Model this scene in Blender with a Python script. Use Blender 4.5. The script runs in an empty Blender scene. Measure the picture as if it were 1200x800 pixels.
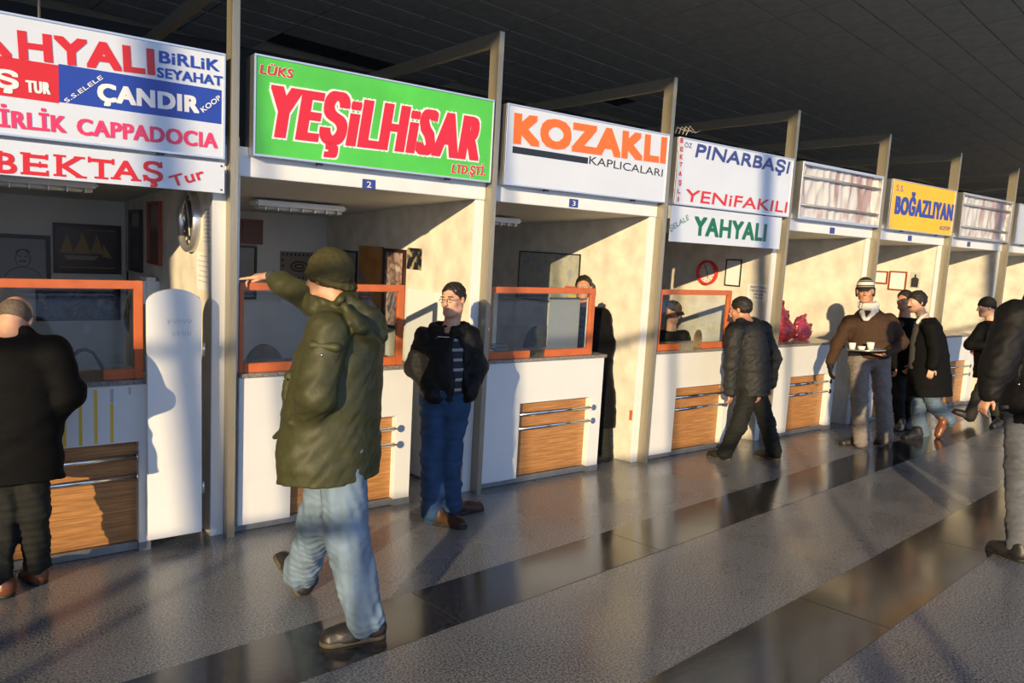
import bpy, bmesh, math, random
import numpy as np
from mathutils import Matrix, Vector
random.seed(7)
SC = bpy.context.scene
COL = SC.collection
# ------------------------------------------------------------------ camera
F = 896.65; YAW = .6434; PITCH = -.0488
CAM = np.array([0, -5.148, 1.55])
TH = .0925                      # the booth fronts lean out over the hall by this angle
_c, _s = math.cos(YAW), math.sin(YAW)
FWD = np.array([_s*math.cos(PITCH), _c*math.cos(PITCH), math.sin(PITCH)])
RIGHT = np.array([_c, -_s, 0]); UP = np.cross(RIGHT, FWD)
cam = bpy.data.objects.new('camera', bpy.data.cameras.new('camera'))
COL.objects.link(cam)
cam.data.lens = F/1200*36; cam.data.sensor_width = 36; cam.data.clip_end = 200
cam.matrix_world = Matrix(((RIGHT[0], UP[0], -FWD[0], CAM[0]), (RIGHT[1], UP[1], -FWD[1], CAM[1]),
                           (RIGHT[2], UP[2], -FWD[2], CAM[2]), (0, 0, 0, 1)))
SC.camera = cam
# ------------------------------------------------------------------ sky, sun, exposure
SUN_DIR = Vector((.764, .645, -.167)).normalized()
W = bpy.data.worlds.new('sky'); SC.world = W; W.use_nodes = True
nt = W.node_tree; bg = nt.nodes['Background']
tc = nt.nodes.new('ShaderNodeTexCoord'); sx = nt.nodes.new('ShaderNodeSeparateXYZ')
rp = nt.nodes.new('ShaderNodeValToRGB')
nt.links.new(tc.outputs['Generated'], sx.inputs[0]); nt.links.new(sx.outputs['Z'], rp.inputs[0])
rp.color_ramp.elements[0].position = 0.0; rp.color_ramp.elements[0].color = (.52, .66, .92, 1)
rp.color_ramp.elements[1].position = .7; rp.color_ramp.elements[1].color = (.18, .36, .82, 1)
nt.links.new(rp.outputs[0], bg.inputs[0]); bg.inputs[1].default_value = 1.95
sun = bpy.data.objects.new('sun', bpy.data.lights.new('sun', 'SUN')); COL.objects.link(sun)
sun.data.energy = 6.6; sun.data.color = (1.0, .76, .43); sun.data.angle = .0093
sun.rotation_euler = SUN_DIR.to_track_quat('-Z', 'Y').to_euler(); sun.location = (-12, -14, 6)
vs = SC.view_settings; vs.view_transform = 'Standard'; vs.look = 'None'; vs.gamma = 1
vs.use_curve_mapping = False; vs.exposure = 0.0
# ------------------------------------------------------------------ coordinates
c_, s_ = math.cos(TH), math.sin(TH)
ROT = np.array([[1, 0, 0], [0, c_, -s_], [0, s_, c_]])     # booth frame -> world
def ray(u, v): return FWD+RIGHT*(u-600)/F+UP*(400-v)/F
def at(u, v, z): return CAM+ray(u, v)*z                    # a point seen at (u,v), z metres in front
def ground(u, v, z=0.0):
    r = ray(u, v); return CAM+r*(z-CAM[2])/r[2]
def loc(u, v, ax, val):                                    # booth-frame point on the plane axis=val
    r = ROT.T@ray(u, v); o = ROT.T@CAM; t = (val-o[ax])/r[ax]; return o+r*t
# ------------------------------------------------------------------ materials
MATS = {}
def mat(name, col, rough=.6, metal=0, noise=0, nscale=20, bump=0, bscale=60, spec=.5, trans=0, ior=1.45, alpha=1, coat=0, stretch=None):
    if name in MATS: return MATS[name]
    m = bpy.data.materials.new(name); m.use_nodes = True; n = m.node_tree; b = n.nodes['Principled BSDF']
    b.inputs['Base Color'].default_value = (*col, 1); b.inputs['Roughness'].default_value = rough
    b.inputs['Metallic'].default_value = metal; b.inputs['Specular IOR Level'].default_value = spec
    b.inputs['Transmission Weight'].default_value = trans; b.inputs['IOR'].default_value = ior
    b.inputs['Alpha'].default_value = alpha; b.inputs['Coat Weight'].default_value = coat
    if noise or bump:
        t = n.nodes.new('ShaderNodeTexCoord'); mp = n.nodes.new('ShaderNodeMapping')
        n.links.new(t.outputs['Object'], mp.inputs[0])
        if stretch: mp.inputs['Scale'].default_value = stretch
    if noise:
        x = n.nodes.new('ShaderNodeTexNoise'); x.inputs['Scale'].default_value = nscale; x.inputs['Detail'].default_value = 5
        n.links.new(mp.outputs[0], x.inputs[0])
        r = n.nodes.new('ShaderNodeValToRGB'); r.color_ramp.elements[0].position = .3; r.color_ramp.elements[1].position = .7
        r.color_ramp.elements[0].color = (*[c*(1-noise) for c in col], 1)
        r.color_ramp.elements[1].color = (*[min(1, c*(1+noise)) for c in col], 1)
        n.links.new(x.outputs['Fac'], r.inputs[0]); n.links.new(r.outputs[0], b.inputs['Base Color'])
    if bump:
        x2 = n.nodes.new('ShaderNodeTexNoise'); x2.inputs['Scale'].default_value = bscale; x2.inputs['Detail'].default_value = 4
        n.links.new(mp.outputs[0], x2.inputs[0]); bp = n.nodes.new('ShaderNodeBump')
        bp.inputs['Strength'].default_value = bump; bp.inputs['Distance'].default_value = .01
        n.links.new(x2.outputs['Fac'], bp.inputs['Height']); n.links.new(bp.outputs[0], b.inputs['Normal'])
    MATS[name] = m
    return m
M = {}
M['wall'] = mat('wall_paint', (.66, .64, .58), .45, noise=.06, nscale=3, bump=.08, bscale=90)
M['grimy'] = mat('grimy_wall_paint', (.68, .64, .55), .5, noise=.16, nscale=5, bump=.15, bscale=70)
M['white'] = mat('white_laminate', (.66, .68, .70), .28, noise=.03, nscale=4)
M['fascia'] = mat('fascia_metal', (.68, .70, .72), .32, noise=.04, nscale=5)
M['steel'] = mat('brushed_steel', (.31, .28, .215), .34, metal=.4, noise=.12, nscale=6, bump=.1, bscale=40, stretch=(20, 20, 1))
M['alu'] = mat('aluminium', (.62, .62, .62), .32, metal=.8)
M['chrome'] = mat('chrome', (.72, .72, .74), .16, metal=1)
M['darkmetal'] = mat('dark_metal', (.06, .06, .065), .4, metal=.5)
M['orange'] = mat('orange_frame', (.50, .125, .04), .4, noise=.1, nscale=12)
M['granite'] = mat('grey_granite', (.20, .19, .18), .25, noise=.55, nscale=90)
M['kick'] = mat('grey_kick_plate', (.20, .21, .22), .35, noise=.15, nscale=15)
M['yellow_tape'] = mat('yellow_stripe', (.72, .48, .05), .5)
M['black'] = mat('black_plastic', (.012, .012, .014), .4)
M['paper'] = mat('paper', (.74, .74, .74), .6)
M['ceil'] = mat('ceiling_tile', (.30, .295, .265), .65, noise=.12, nscale=5)
M['ceilgap'] = mat('ceiling_grid', (.62, .56, .44), .6)
M['vent'] = mat('vent_black', (.012, .012, .012), .6)
M['darkwall'] = mat('dark_wall', (.02, .02, .02), .8)
M['hall'] = mat('hall_paint', (.30, .29, .27), .7)
M['doorwhite'] = mat('white_gate', (.74, .76, .78), .32, noise=.03, nscale=3)
M['skin'] = mat('skin', (.55, .30, .20), .5, noise=.08, nscale=30)
M['skin_tan'] = mat('tanned_skin', (.46, .22, .13), .5, noise=.08, nscale=30)
M['eye'] = mat('eye_dark', (.02, .012, .01), .2)
M['hairblack'] = mat('black_hair', (.012, .009, .007), .55, noise=.3, nscale=60, bump=.5, bscale=120)
M['hairgrey'] = mat('grey_stubble_hair', (.10, .075, .06), .7, noise=.3, nscale=80)
M['glass'] = mat('window_glass', (.92, .95, .96), .02, trans=1.0, ior=1.02, spec=.5)
# clear pane: thin glass as mix of transparent and glossy by view angle
g = bpy.data.materials.new('clear_pane'); g.use_nodes = True; n = g.node_tree; n.nodes.clear()
o_ = n.nodes.new('ShaderNodeOutputMaterial'); mx = n.nodes.new('ShaderNodeMixShader'); tr = n.nodes.new('ShaderNodeBsdfTransparent')
gl = n.nodes.new('ShaderNodeBsdfGlossy'); fr = n.nodes.new('ShaderNodeLayerWeight'); gl.inputs['Roughness'].default_value = .01
pw = n.nodes.new('ShaderNodeMath'); pw.operation = 'POWER'; pw.inputs[1].default_value = 4; ad = n.nodes.new('ShaderNodeMath'); ad.operation = 'ADD'; ad.inputs[1].default_value = .05; ad.use_clamp = True
tr.inputs[0].default_value = (.90, .93, .94, 1); n.links.new(fr.outputs['Facing'], pw.inputs[0]); n.links.new(pw.outputs[0], ad.inputs[0])
n.links.new(ad.outputs[0], mx.inputs[0]); n.links.new(tr.outputs[0], mx.inputs[1]); n.links.new(gl.outputs[0], mx.inputs[2]); n.links.new(mx.outputs[0], o_.inputs[0])
M['pane'] = g
def film_mat():
    m = bpy.data.materials.new('crinkled_film'); m.use_nodes = True; n = m.node_tree; n.nodes.clear()
    o = n.nodes.new('ShaderNodeOutputMaterial'); mx = n.nodes.new('ShaderNodeMixShader'); tr = n.nodes.new('ShaderNodeBsdfTransparent')
    b = n.nodes.new('ShaderNodeBsdfPrincipled'); mx.inputs[0].default_value = .78
    b.inputs['Base Color'].default_value = (.62, .62, .64, 1); b.inputs['Roughness'].default_value = .18
    t = n.nodes.new('ShaderNodeTexCoord'); x = n.nodes.new('ShaderNodeTexNoise'); x.inputs['Scale'].default_value = 2.2
    mp = n.nodes.new('ShaderNodeMapping'); mp.inputs['Scale'].default_value = (2.2, 1, .5)
    n.links.new(t.outputs['Object'], mp.inputs[0]); n.links.new(mp.outputs[0], x.inputs[0])
    r = n.nodes.new('ShaderNodeValToRGB'); r.color_ramp.elements[0].position = .40; r.color_ramp.elements[0].color = (.44, .30, .30, 1)
    r.color_ramp.elements[1].position = .47; r.color_ramp.elements[1].color = (.62, .62, .64, 1)
    n.links.new(x.outputs['Fac'], r.inputs[0]); n.links.new(r.outputs[0], b.inputs['Base Color'])
    n.links.new(tr.outputs[0], mx.inputs[1]); n.links.new(b.outputs[0], mx.inputs[2]); n.links.new(mx.outputs[0], o.inputs[0])
    return m
M['film'] = film_mat()
def wood_mat():
    m = bpy.data.materials.new('oak_laminate'); m.use_nodes = True; n = m.node_tree; b = n.nodes['Principled BSDF']
    t = n.nodes.new('ShaderNodeTexCoord'); mp = n.nodes.new('ShaderNodeMapping'); mp.inputs['Scale'].default_value = (1.2, 1, 34)
    x = n.nodes.new('ShaderNodeTexNoise'); x.inputs['Scale'].default_value = 3; x.inputs['Detail'].default_value = 7; x.inputs['Roughness'].default_value = .7
    r = n.nodes.new('ShaderNodeValToRGB'); r.color_ramp.elements[0].position = .32; r.color_ramp.elements[0].color = (.20, .085, .028, 1)
    r.color_ramp.elements[1].position = .62; r.color_ramp.elements[1].color = (.47, .235, .085, 1)
    n.links.new(t.outputs['Object'], mp.inputs[0]); n.links.new(mp.outputs[0], x.inputs[0]); n.links.new(x.outputs['Fac'], r.inputs[0])
    n.links.new(r.outputs[0], b.inputs['Base Color']); b.inputs['Roughness'].default_value = .35
    return m
M['wood'] = wood_mat()
def floor_mat(name, c0, c1, scale, rough, coat, blotch=None):
    m = bpy.data.materials.new(name); m.use_nodes = True; n = m.node_tree; b = n.nodes['Principled BSDF']
    t = n.nodes.new('ShaderNodeTexCoord')
    x = n.nodes.new('ShaderNodeTexNoise'); x.inputs['Scale'].default_value = scale; x.inputs['Detail'].default_value = 3
    r = n.nodes.new('ShaderNodeValToRGB'); r.color_ramp.elements[0].position = .36; r.color_ramp.elements[0].color = (*c0, 1)
    r.color_ramp.elements[1].position = .64; r.color_ramp.elements[1].color = (*c1, 1)
    n.links.new(t.outputs['Object'], x.inputs[0]); n.links.new(x.outputs['Fac'], r.inputs[0])
    y = n.nodes.new('ShaderNodeTexNoise'); y.inputs['Scale'].default_value = 1.7; y.inputs['Detail'].default_value = 6
    n.links.new(t.outputs['Object'], y.inputs[0])
    mr = n.nodes.new('ShaderNodeMapRange'); mr.inputs['From Min'].default_value = .3; mr.inputs['From Max'].default_value = .7
    mr.inputs['To Min'].default_value = .86; mr.inputs['To Max'].default_value = 1.1
    n.links.new(y.outputs['Fac'], mr.inputs['Value'])
    mm = n.nodes.new('ShaderNodeMix'); mm.data_type = 'RGBA'; mm.blend_type = 'MULTIPLY'; mm.inputs[0].default_value = 1
    n.links.new(r.outputs[0], mm.inputs[6]); n.links.new(mr.outputs[0], mm.inputs[7]); n.links.new(mm.outputs[2], b.inputs['Base Color'])
    m2 = n.nodes.new('ShaderNodeMapRange'); m2.inputs['From Min'].default_value = .3; m2.inputs['From Max'].default_value = .7
    m2.inputs['To Min'].default_value = rough*.75; m2.inputs['To Max'].default_value = rough*1.3
    n.links.new(y.outputs['Fac'], m2.inputs['Value']); n.links.new(m2.outputs[0], b.inputs['Roughness'])
    b.inputs['Specular IOR Level'].default_value = .45; b.inputs['Coat Weight'].default_value = coat; b.inputs['Coat Roughness'].default_value = .09
    return m
M['terrazzo'] = floor_mat('speckled_grey_terrazzo', (.045, .048, .054), (.30, .31, .33), 95, .27, .10)
M['band'] = floor_mat('polished_dark_granite', (.018, .018, .019), (.048, .046, .042), 40, .15, .15)
# ------------------------------------------------------------------ object helpers
def tag(o, label=None, cat=None, group=None, kind=None):
    if label: o['label'] = label
    if cat: o['category'] = cat
    if group: o['group'] = group
    if kind: o['kind'] = kind
    return o
def link(o, parent=None):
    COL.objects.link(o)
    if parent is not None: o.parent = parent
    return o
class MB:
    def __init__(s): s.v = []; s.f = []; s.sm = []
    def add(s, vs, fs, smooth=False):
        n = len(s.v); s.v += [tuple(p) for p in vs]; s.f += [tuple(i+n for i in f) for f in fs]; s.sm += [smooth]*len(fs); return s
    def box(s, x0, x1, y0, y1, z0, z1):
        vs = [(x, y, z) for x in (x0, x1) for y in (y0, y1) for z in (z0, z1)]
        return s.add(vs, [(0, 1, 3, 2), (4, 6, 7, 5), (0, 4, 5, 1), (2, 3, 7, 6), (0, 2, 6, 4), (1, 5, 7, 3)])
    def prism(s, poly, y0, y1):             # polygon in x,z extruded along y
        n = len(poly); vs = [(x, y0, z) for x, z in poly]+[(x, y1, z) for x, z in poly]
        return s.add(vs, [tuple(range(n)), tuple(range(2*n-1, n-1, -1))]+[(i, i+n, (i+1) % n+n, (i+1) % n) for i in range(n)])
    def tube(s, pts, r, n=12, caps=True):
        pts = [np.array(p, float) for p in pts]; vs = []; fs = []
        rs = r if hasattr(r, '__len__') else [r]*len(pts)
        for i, p in enumerate(pts):
            d = pts[min(i+1, len(pts)-1)]-pts[max(i-1, 0)]; d = d/np.linalg.norm(d)
            a = np.cross(d, (0, 0, 1) if abs(d[2]) < .9 else (1, 0, 0)); a /= np.linalg.norm(a); b = np.cross(d, a)
            for k in range(n):
                t = 2*math.pi*k/n; vs.append(p+(a*math.cos(t)+b*math.sin(t))*rs[i])
        for i in range(len(pts)-1):
            for k in range(n): fs.append((i*n+k, i*n+(k+1) % n, (i+1)*n+(k+1) % n, (i+1)*n+k))
        s.add(vs, fs, True)
        if caps:
            m = len(s.v)-len(vs); s.f += [tuple(m+k for k in range(n))[::-1], tuple(m+(len(pts)-1)*n+k for k in range(n))]; s.sm += [False, False]
        return s
    def ellipsoid(s, c, r, nu=16, nv=10):
        vs = [(c[0]+r[0]*math.sin(math.pi*j/nv)*math.cos(2*math.pi*i/nu), c[1]+r[1]*math.sin(math.pi*j/nv)*math.sin(2*math.pi*i/nu), c[2]+r[2]*math.cos(math.pi*j/nv)) for j in range(nv+1) for i in range(nu)]
        fs = [(j*nu+i, (j+1)*nu+i, (j+1)*nu+(i+1) % nu, j*nu+(i+1) % nu) for j in range(nv) for i in range(nu)]
        return s.add(vs, fs, True)
    def mesh(s, name, m, bevel=0):
        me = bpy.data.meshes.new(name); me.from_pydata(s.v, [], s.f)
        for p, q in zip(me.polygons, s.sm): p.use_smooth = q
        bm = bmesh.new(); bm.from_mesh(me)
        bmesh.ops.remove_doubles(bm, verts=bm.verts, dist=1e-6) if 'letter' not in name else None
        bmesh.ops.recalc_face_normals(bm, faces=bm.faces)
        if bevel:
            es = [e for e in bm.edges if len(e.link_faces) == 2 and e.calc_face_angle(0) > .6]
            bmesh.ops.bevel(bm, geom=es, offset=bevel, segments=2, affect='EDGES', clamp_overlap=True)
        bm.to_mesh(me); bm.free(); me.materials.append(m)
        return me
    def build(s, name, m, parent=None, bevel=0):
        o = bpy.data.objects.new(name, s.mesh(name, m, bevel)); return link(o, parent)
def box(name, m, parent, b, bevel=0): return MB().box(*b).build(name, m, parent, bevel)
def row_empty(name, p):                       # thing standing in the leaning booth frame
    o = bpy.data.objects.new(name, None); o.empty_display_size = .2; COL.objects.link(o)
    o.location = ROT@np.array(p, float); o.rotation_euler = (TH, 0, 0); return o
def row_struct(name, mb, m, bevel=0):
    o = mb.build(name, m, None, bevel); o.rotation_euler = (TH, 0, 0); o['kind'] = 'structure'; return o
def copy_tree(o, parent=None):
    c = o.copy(); COL.objects.link(c); c.parent = parent
    for ch in o.children: copy_tree(ch, c)
    return c
# lettering: flat print as thin meshes, in the x,z plane of its parent
_fc = bpy.data.curves.new('lettering_source', 'FONT'); _fc.resolution_u = 3
_fo = bpy.data.objects.new('lettering_source', _fc)
def text_mesh(text, bold=0, gap=1.0):
    COL.objects.link(_fo)
    _fc.body = text; _fc.size = 1; _fc.offset = bold; _fc.space_character = gap
    bpy.context.view_layer.update()
    me = bpy.data.meshes.new_from_object(_fo.evaluated_get(bpy.context.evaluated_depsgraph_get()))
    COL.objects.unlink(_fo)
    v = np.array([p.co[:2] for p in me.vertices]); f = [tuple(p.vertices) for p in me.polygons]
    bpy.data.meshes.remove(me); return v, f
CAP = .729
def letter_verts(text, a, b, top, bold, shear, base, y, gap=1.0, capfix=CAP, grow=0):
    """a, b: left and right end of the baseline, top: point above a, all as booth-frame (x,z).
    bold: stem width as a share of the capital height; letters are thickened after fitting."""
    L = math.hypot(b[0]-a[0], b[1]-a[1]); e = np.array([b[0]-a[0], b[1]-a[1]])/L; nrm = np.array([-e[1], e[0]])
    h = abs(np.dot(np.array(top)-np.array(a), nrm)); g = gap; L0 = L-abs(shear)*h; n = max(len(text), 1)
    for _ in range(4):
        v, f = text_mesh(text, 0, g); x0, x1 = v[:, 0].min(), v[:, 0].max(); sx = L0/(x1-x0)
        r = max(0, (bold*h-.092*sx)/2)
        sx = max((L0-2*r)/(x1-x0), .02*L0)
        g2 = gap+max(0, 1.3*r/(sx*.66)) if n > 1 else gap
        if abs(g2-g) < .01: break
        g = .5*(g+g2)
    v, f = text_mesh(text, 0, g); x0, x1 = v[:, 0].min(), v[:, 0].max()
    sx = (L0-2*r)/(x1-x0); rz = max(0, (bold*.82*h-.092/capfix*h)/2); rz = min(rz, .022*h) if 'i' in text else rz; r += grow*h; rz += grow*h
    X0 = (v[:, 0]-x0)*sx+(r-grow*h); Z0 = v[:, 1]/capfix*(h-2*(rz-grow*h))+(rz-grow*h)
    P = []; FF = []
    ring = [(1, 1), (1, 0), (1, -1), (0, -1), (-1, -1), (-1, 0), (-1, 1), (0, 1)]
    if r < 1e-5 and rz < 1e-5: offs = [(0, 0)]
    else:
        nr = max(1, int(math.ceil(r/(.04*sx))), int(math.ceil(rz/(.035*h))), 2)
        offs = [(0, 0)]+[(c*q/nr, s*q/nr) for q in range(1, nr+1) for c, s in ring]
    for k, (ox, oz) in enumerate(offs):
        X = X0+ox*r; Z = Z0+oz*rz; X = X+Z*shear; n0 = len(P)
        Q = np.array([a[0]-base[0], a[1]-base[2]])[None]+X[:, None]*e+Z[:, None]*nrm
        P += [(q[0], y-base[1]-min(.0022, .00005*k), q[1]) for q in Q]; FF += [tuple(i+n0 for i in t) for t in f]
    return P, FF
def lettering(parent, base, text, pa, pb, pt, y, m, bold=.12, shear=0, outline=None, gap=1.0, name='lettering', lbl=None, dy=.0032):
    A, B, T = [loc(*p, 1, y)[[0, 2]] for p in (pa, pb, pt)]
    vs, f = letter_verts(text, A, B, T, bold, shear, base, y-dy, gap)
    mb = MB(); mb.v = vs; mb.f = f; mb.sm = [False]*len(f)
    o = mb.build(name, m, parent)
    if outline:
        vs, f = letter_verts(text, A, B, T, bold, shear, base, y-.0003, gap, grow=.035)
        mb = MB(); mb.v = vs; mb.f = f; mb.sm = [False]*len(f); mb.build('letter_outline', outline, parent)
    return o
# ------------------------------------------------------------------ setting: floor, ceiling, hall
fl = MB().box(-14, 32, -12, 9, -.2, 0).build('floor', M['terrazzo']); tag(fl, kind='structure')
TS = .1055
def band(y0, y1, n0):
    for i in range(22):                       # slabs of dark granite let flush into the floor
        x0 = -6+i*1.6; x1 = x0+1.594
        mb = MB(); vs = [(x0, y0+TS*x0), (x1, y0+TS*x1), (x1, y1+TS*x1), (x0, y1+TS*x0)]
        mb.add([(x, y, .0) for x, y in vs]+[(x, y, .0025) for x, y in vs], [(3, 2, 1, 0), (4, 5, 6, 7), (0, 1, 5, 4), (1, 2, 6, 5), (2, 3, 7, 6), (3, 0, 4, 7)])
        mb.build('granite_slab', M['band'], fl)
band(-2.293, -1.80, 0); band(-3.745, -3.262, 1); band(-5.21, -4.72, 1)
# ceiling: dark planks 1.21 x .53 m hung on a pale grid, turned against the booths like the floor bands
CH = 5.8; CT = .15
ce = MB().box(-14, 32, -9.1, 7.9, CH+.02, CH+.25).build('ceiling', M['ceilgap']); tag(ce, kind='structure')
ca, sa = math.cos(CT), math.sin(CT)
def cw(a, b): return (ca*a-sa*b, sa*a+ca*b)
tile = MB().box(-.592, .592, -.25, .25, 0, .03).mesh('ceiling_tile', M['ceil'])
vmesh = MB()
vmesh.box(-.598, .598, -.256, .256, .012, .03)
for k in range(9): vmesh.box(-.58, .58, -.24+k*.056, -.215+k*.056, -.004, .012)
vent = vmesh.mesh('ceiling_vent', M['vent'])
cand = []
for i in range(-8, 30):
    for j in range(-24, 18):
        a = 9.05+(i-3+.5)*1.21-3.63+3.63; b = 2.355-(j+.5)*.53
        x, y = cw(a, b)
        if not (-13 < x < 31 and -8.8 < y < 7.6): continue
        d = np.array([x, y, CH])-CAM; z = d@FWD
        if z > .5:
            u = 600+F*(d@RIGHT)/z; v = 400-F*(d@UP)/z
        else: u = v = -9999
        vis = -60 < u < 1260 and -40 < v < 240
        cand.append((0 if vis else 1, np.linalg.norm(d), x, y, u, v))
cand.sort(key=lambda c: c[:2])
rest = MB()
vent_px = [(348, 40), (428, 53), (705, 125)]
isvent = set()
for vu, vv in vent_px:
    k = min(range(len(cand)), key=lambda k: (cand[k][4]-vu)**2+(cand[k][5]-vv)**2); isvent.add(k)
for k, (nv, dist, x, y, u, v) in enumerate(cand):
    if k in isvent:
        o = bpy.data.objects.new('ceiling_vent', vent); link(o)
        tag(o, {0: 'dark slatted air vent in the ceiling above the green sign, the one further left', 1: 'dark slatted air vent in the ceiling above the green sign, the one further right', 2: 'dark slatted ceiling vent just above the orange lettered white sign'}[sorted(isvent, key=lambda q: cand[q][4]).index(k)], 'vent')
    elif k < 290:
        o = bpy.data.objects.new('ceiling_tile', tile); link(o, ce)
    else:
        n = len(rest.v); q = []
        for (px, py) in ((-.598, -.256), (.598, -.256), (.598, .256), (-.598, .256)): q.append((x+ca*px-sa*py, y+sa*px+ca*py))
        rest.add([(px, py, CH-.008) for px, py in q]+[(px, py, CH+.022) for px, py in q], [(3, 2, 1, 0), (0, 1, 5, 4), (1, 2, 6, 5), (2, 3, 7, 6), (3, 0, 4, 7)])
        continue
    o.location = (x, y, CH-.008); o.rotation_euler = (0, 0, CT)
tag(rest.build('ceiling_tile', M['ceil'], ce), kind='stuff')
# hall walls
tag(MB().box(-14, 32, 7.9, 8.1, 0, CH+.1).build('wall_back', M['darkwall']), kind='structure')
tag(MB().box(-14.2, -14, -12, 9, 0, CH+.1).build('wall_left', M['hall']), kind='structure')
tag(MB().box(32, 32.2, -12, 9, 0, CH+.1).build('wall_right', M['hall']), kind='structure')
# glazed hall front behind the camera: columns, mullions and transoms that the low sun comes through
for i in range(7):
    x = -9.45+i*5.94
    o = MB().box(x-.06, x+.06, -9.2, -9.1, 0, CH).build('trim_%d' % (i+1), M['hall']); tag(o, kind='structure')
for i in range(22):
    x = -12.9+i*1.98
    o = MB().box(x-.02, x+.02, -9.19, -9.14, 0, CH).build('trim_%d' % (i+9), M['hall']); tag(o, kind='structure')
for i, z in enumerate((.05, 2.4, 3.6)):
    o = MB().box(-14, 32, -9.2, -9.08, z-.025, z+.025).build('trim_%d' % (i+40), M['hall']); tag(o, kind='structure')
# ------------------------------------------------------------------ booth shells
PX = [-.48, 1.495, 3.495, 5.475, 7.455, 9.40, 11.345, 13.31, 15.29, 17.27]
DEPTH = 3.0
for i, p in enumerate(PX):
    mb = MB(); mb.add([(x, y, z) for x in (p-.07, p+.09) for (y, z) in ((.125, -.012), (DEPTH+.1, -.30), (DEPTH+.1, 2.62), (.125, 2.62))],
                      [(0, 1, 2, 3), (7, 6, 5, 4), (0, 4, 5, 1), (1, 5, 6, 2), (2, 6, 7, 3), (3, 7, 4, 0)])
    row_struct('wall_partition', mb, M['grimy'])
mb = MB().box(PX[0], PX[-1], DEPTH, DEPTH+.1, -.3, 2.62); row_struct('wall_back', mb, M['wall'])
for i in range(9):
    a, b = PX[i]+.09, PX[i+1]-.07
    mb = MB(); mb.add([(x, y, z) for x in (a, b) for (y, z) in ((.16, 2.375), (DEPTH, 2.233), (DEPTH, 2.30), (.16, 2.44))],
                      [(0, 1, 2, 3), (7, 6, 5, 4), (0, 4, 5, 1), (1, 5, 6, 2), (2, 6, 7, 3), (3, 7, 4, 0)])
    row_struct('ceiling', mb, M['wall'])
    row_struct('trim_%d' % (50+i), MB().box(PX[i]+.0, PX[i+1], .085, .16, 2.375, 2.56), M['fascia'], .004)
    # white door jamb at the right side of the opening
    row_struct('trim_%d' % (60+i), MB().box(b-.012, PX[i+1]+.09, .10, .128, -.01, 2.56), M['fascia'], .003)
# ------------------------------------------------------------------ steel frames between the booths
def steel_frame(i):
    p = PX[i]; r = row_empty('steel_frame', (p, 0, 0)); w, d, Hh, mt = .047, .12, 3.648, .10
    MB().add([(x, y, z) for x in (0, w) for (y, z) in ((0, -.002), (d, -.012), (d, Hh-mt), (0, Hh))],
             [(0, 1, 2, 3), (7, 6, 5, 4), (0, 4, 5, 1), (1, 5, 6, 2), (2, 6, 7, 3), (3, 7, 4, 0)]).build('post', M['steel'], r, .002)
    MB().add([(x, y, z) for x in (0, w) for (y, z) in ((.001, Hh+.001), (d+.001, Hh-mt+.001), (4.6, Hh-mt), (4.6, Hh))],
             [(0, 1, 2, 3), (7, 6, 5, 4), (0, 4, 5, 1), (1, 5, 6, 2), (2, 6, 7, 3), (3, 7, 4, 0)]).build('beam', M['steel'], r, .002)
    return r
fl_ = ['steel frame post at the left of the door gate booth, out of view', 'tall steel post and roof beam between the gate booth and the green sign',
 'steel post and roof beam between the green sign and the orange lettered sign', 'steel post and roof beam right of the orange lettered white sign',
 'steel post and roof beam behind the walker, right of the white and blue lettered sign', 'steel post and roof beam between the first film covered sign frame and the yellow sign',
 'steel post and roof beam directly right of the yellow sign', 'steel post and roof beam right of the second film covered frame',
 'faint steel beam reaching back beyond the last post at the right edge', 'furthest steel beam beyond the right edge']
for i in range(1, 10): tag(steel_frame(i), fl_[i], 'post')
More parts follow.
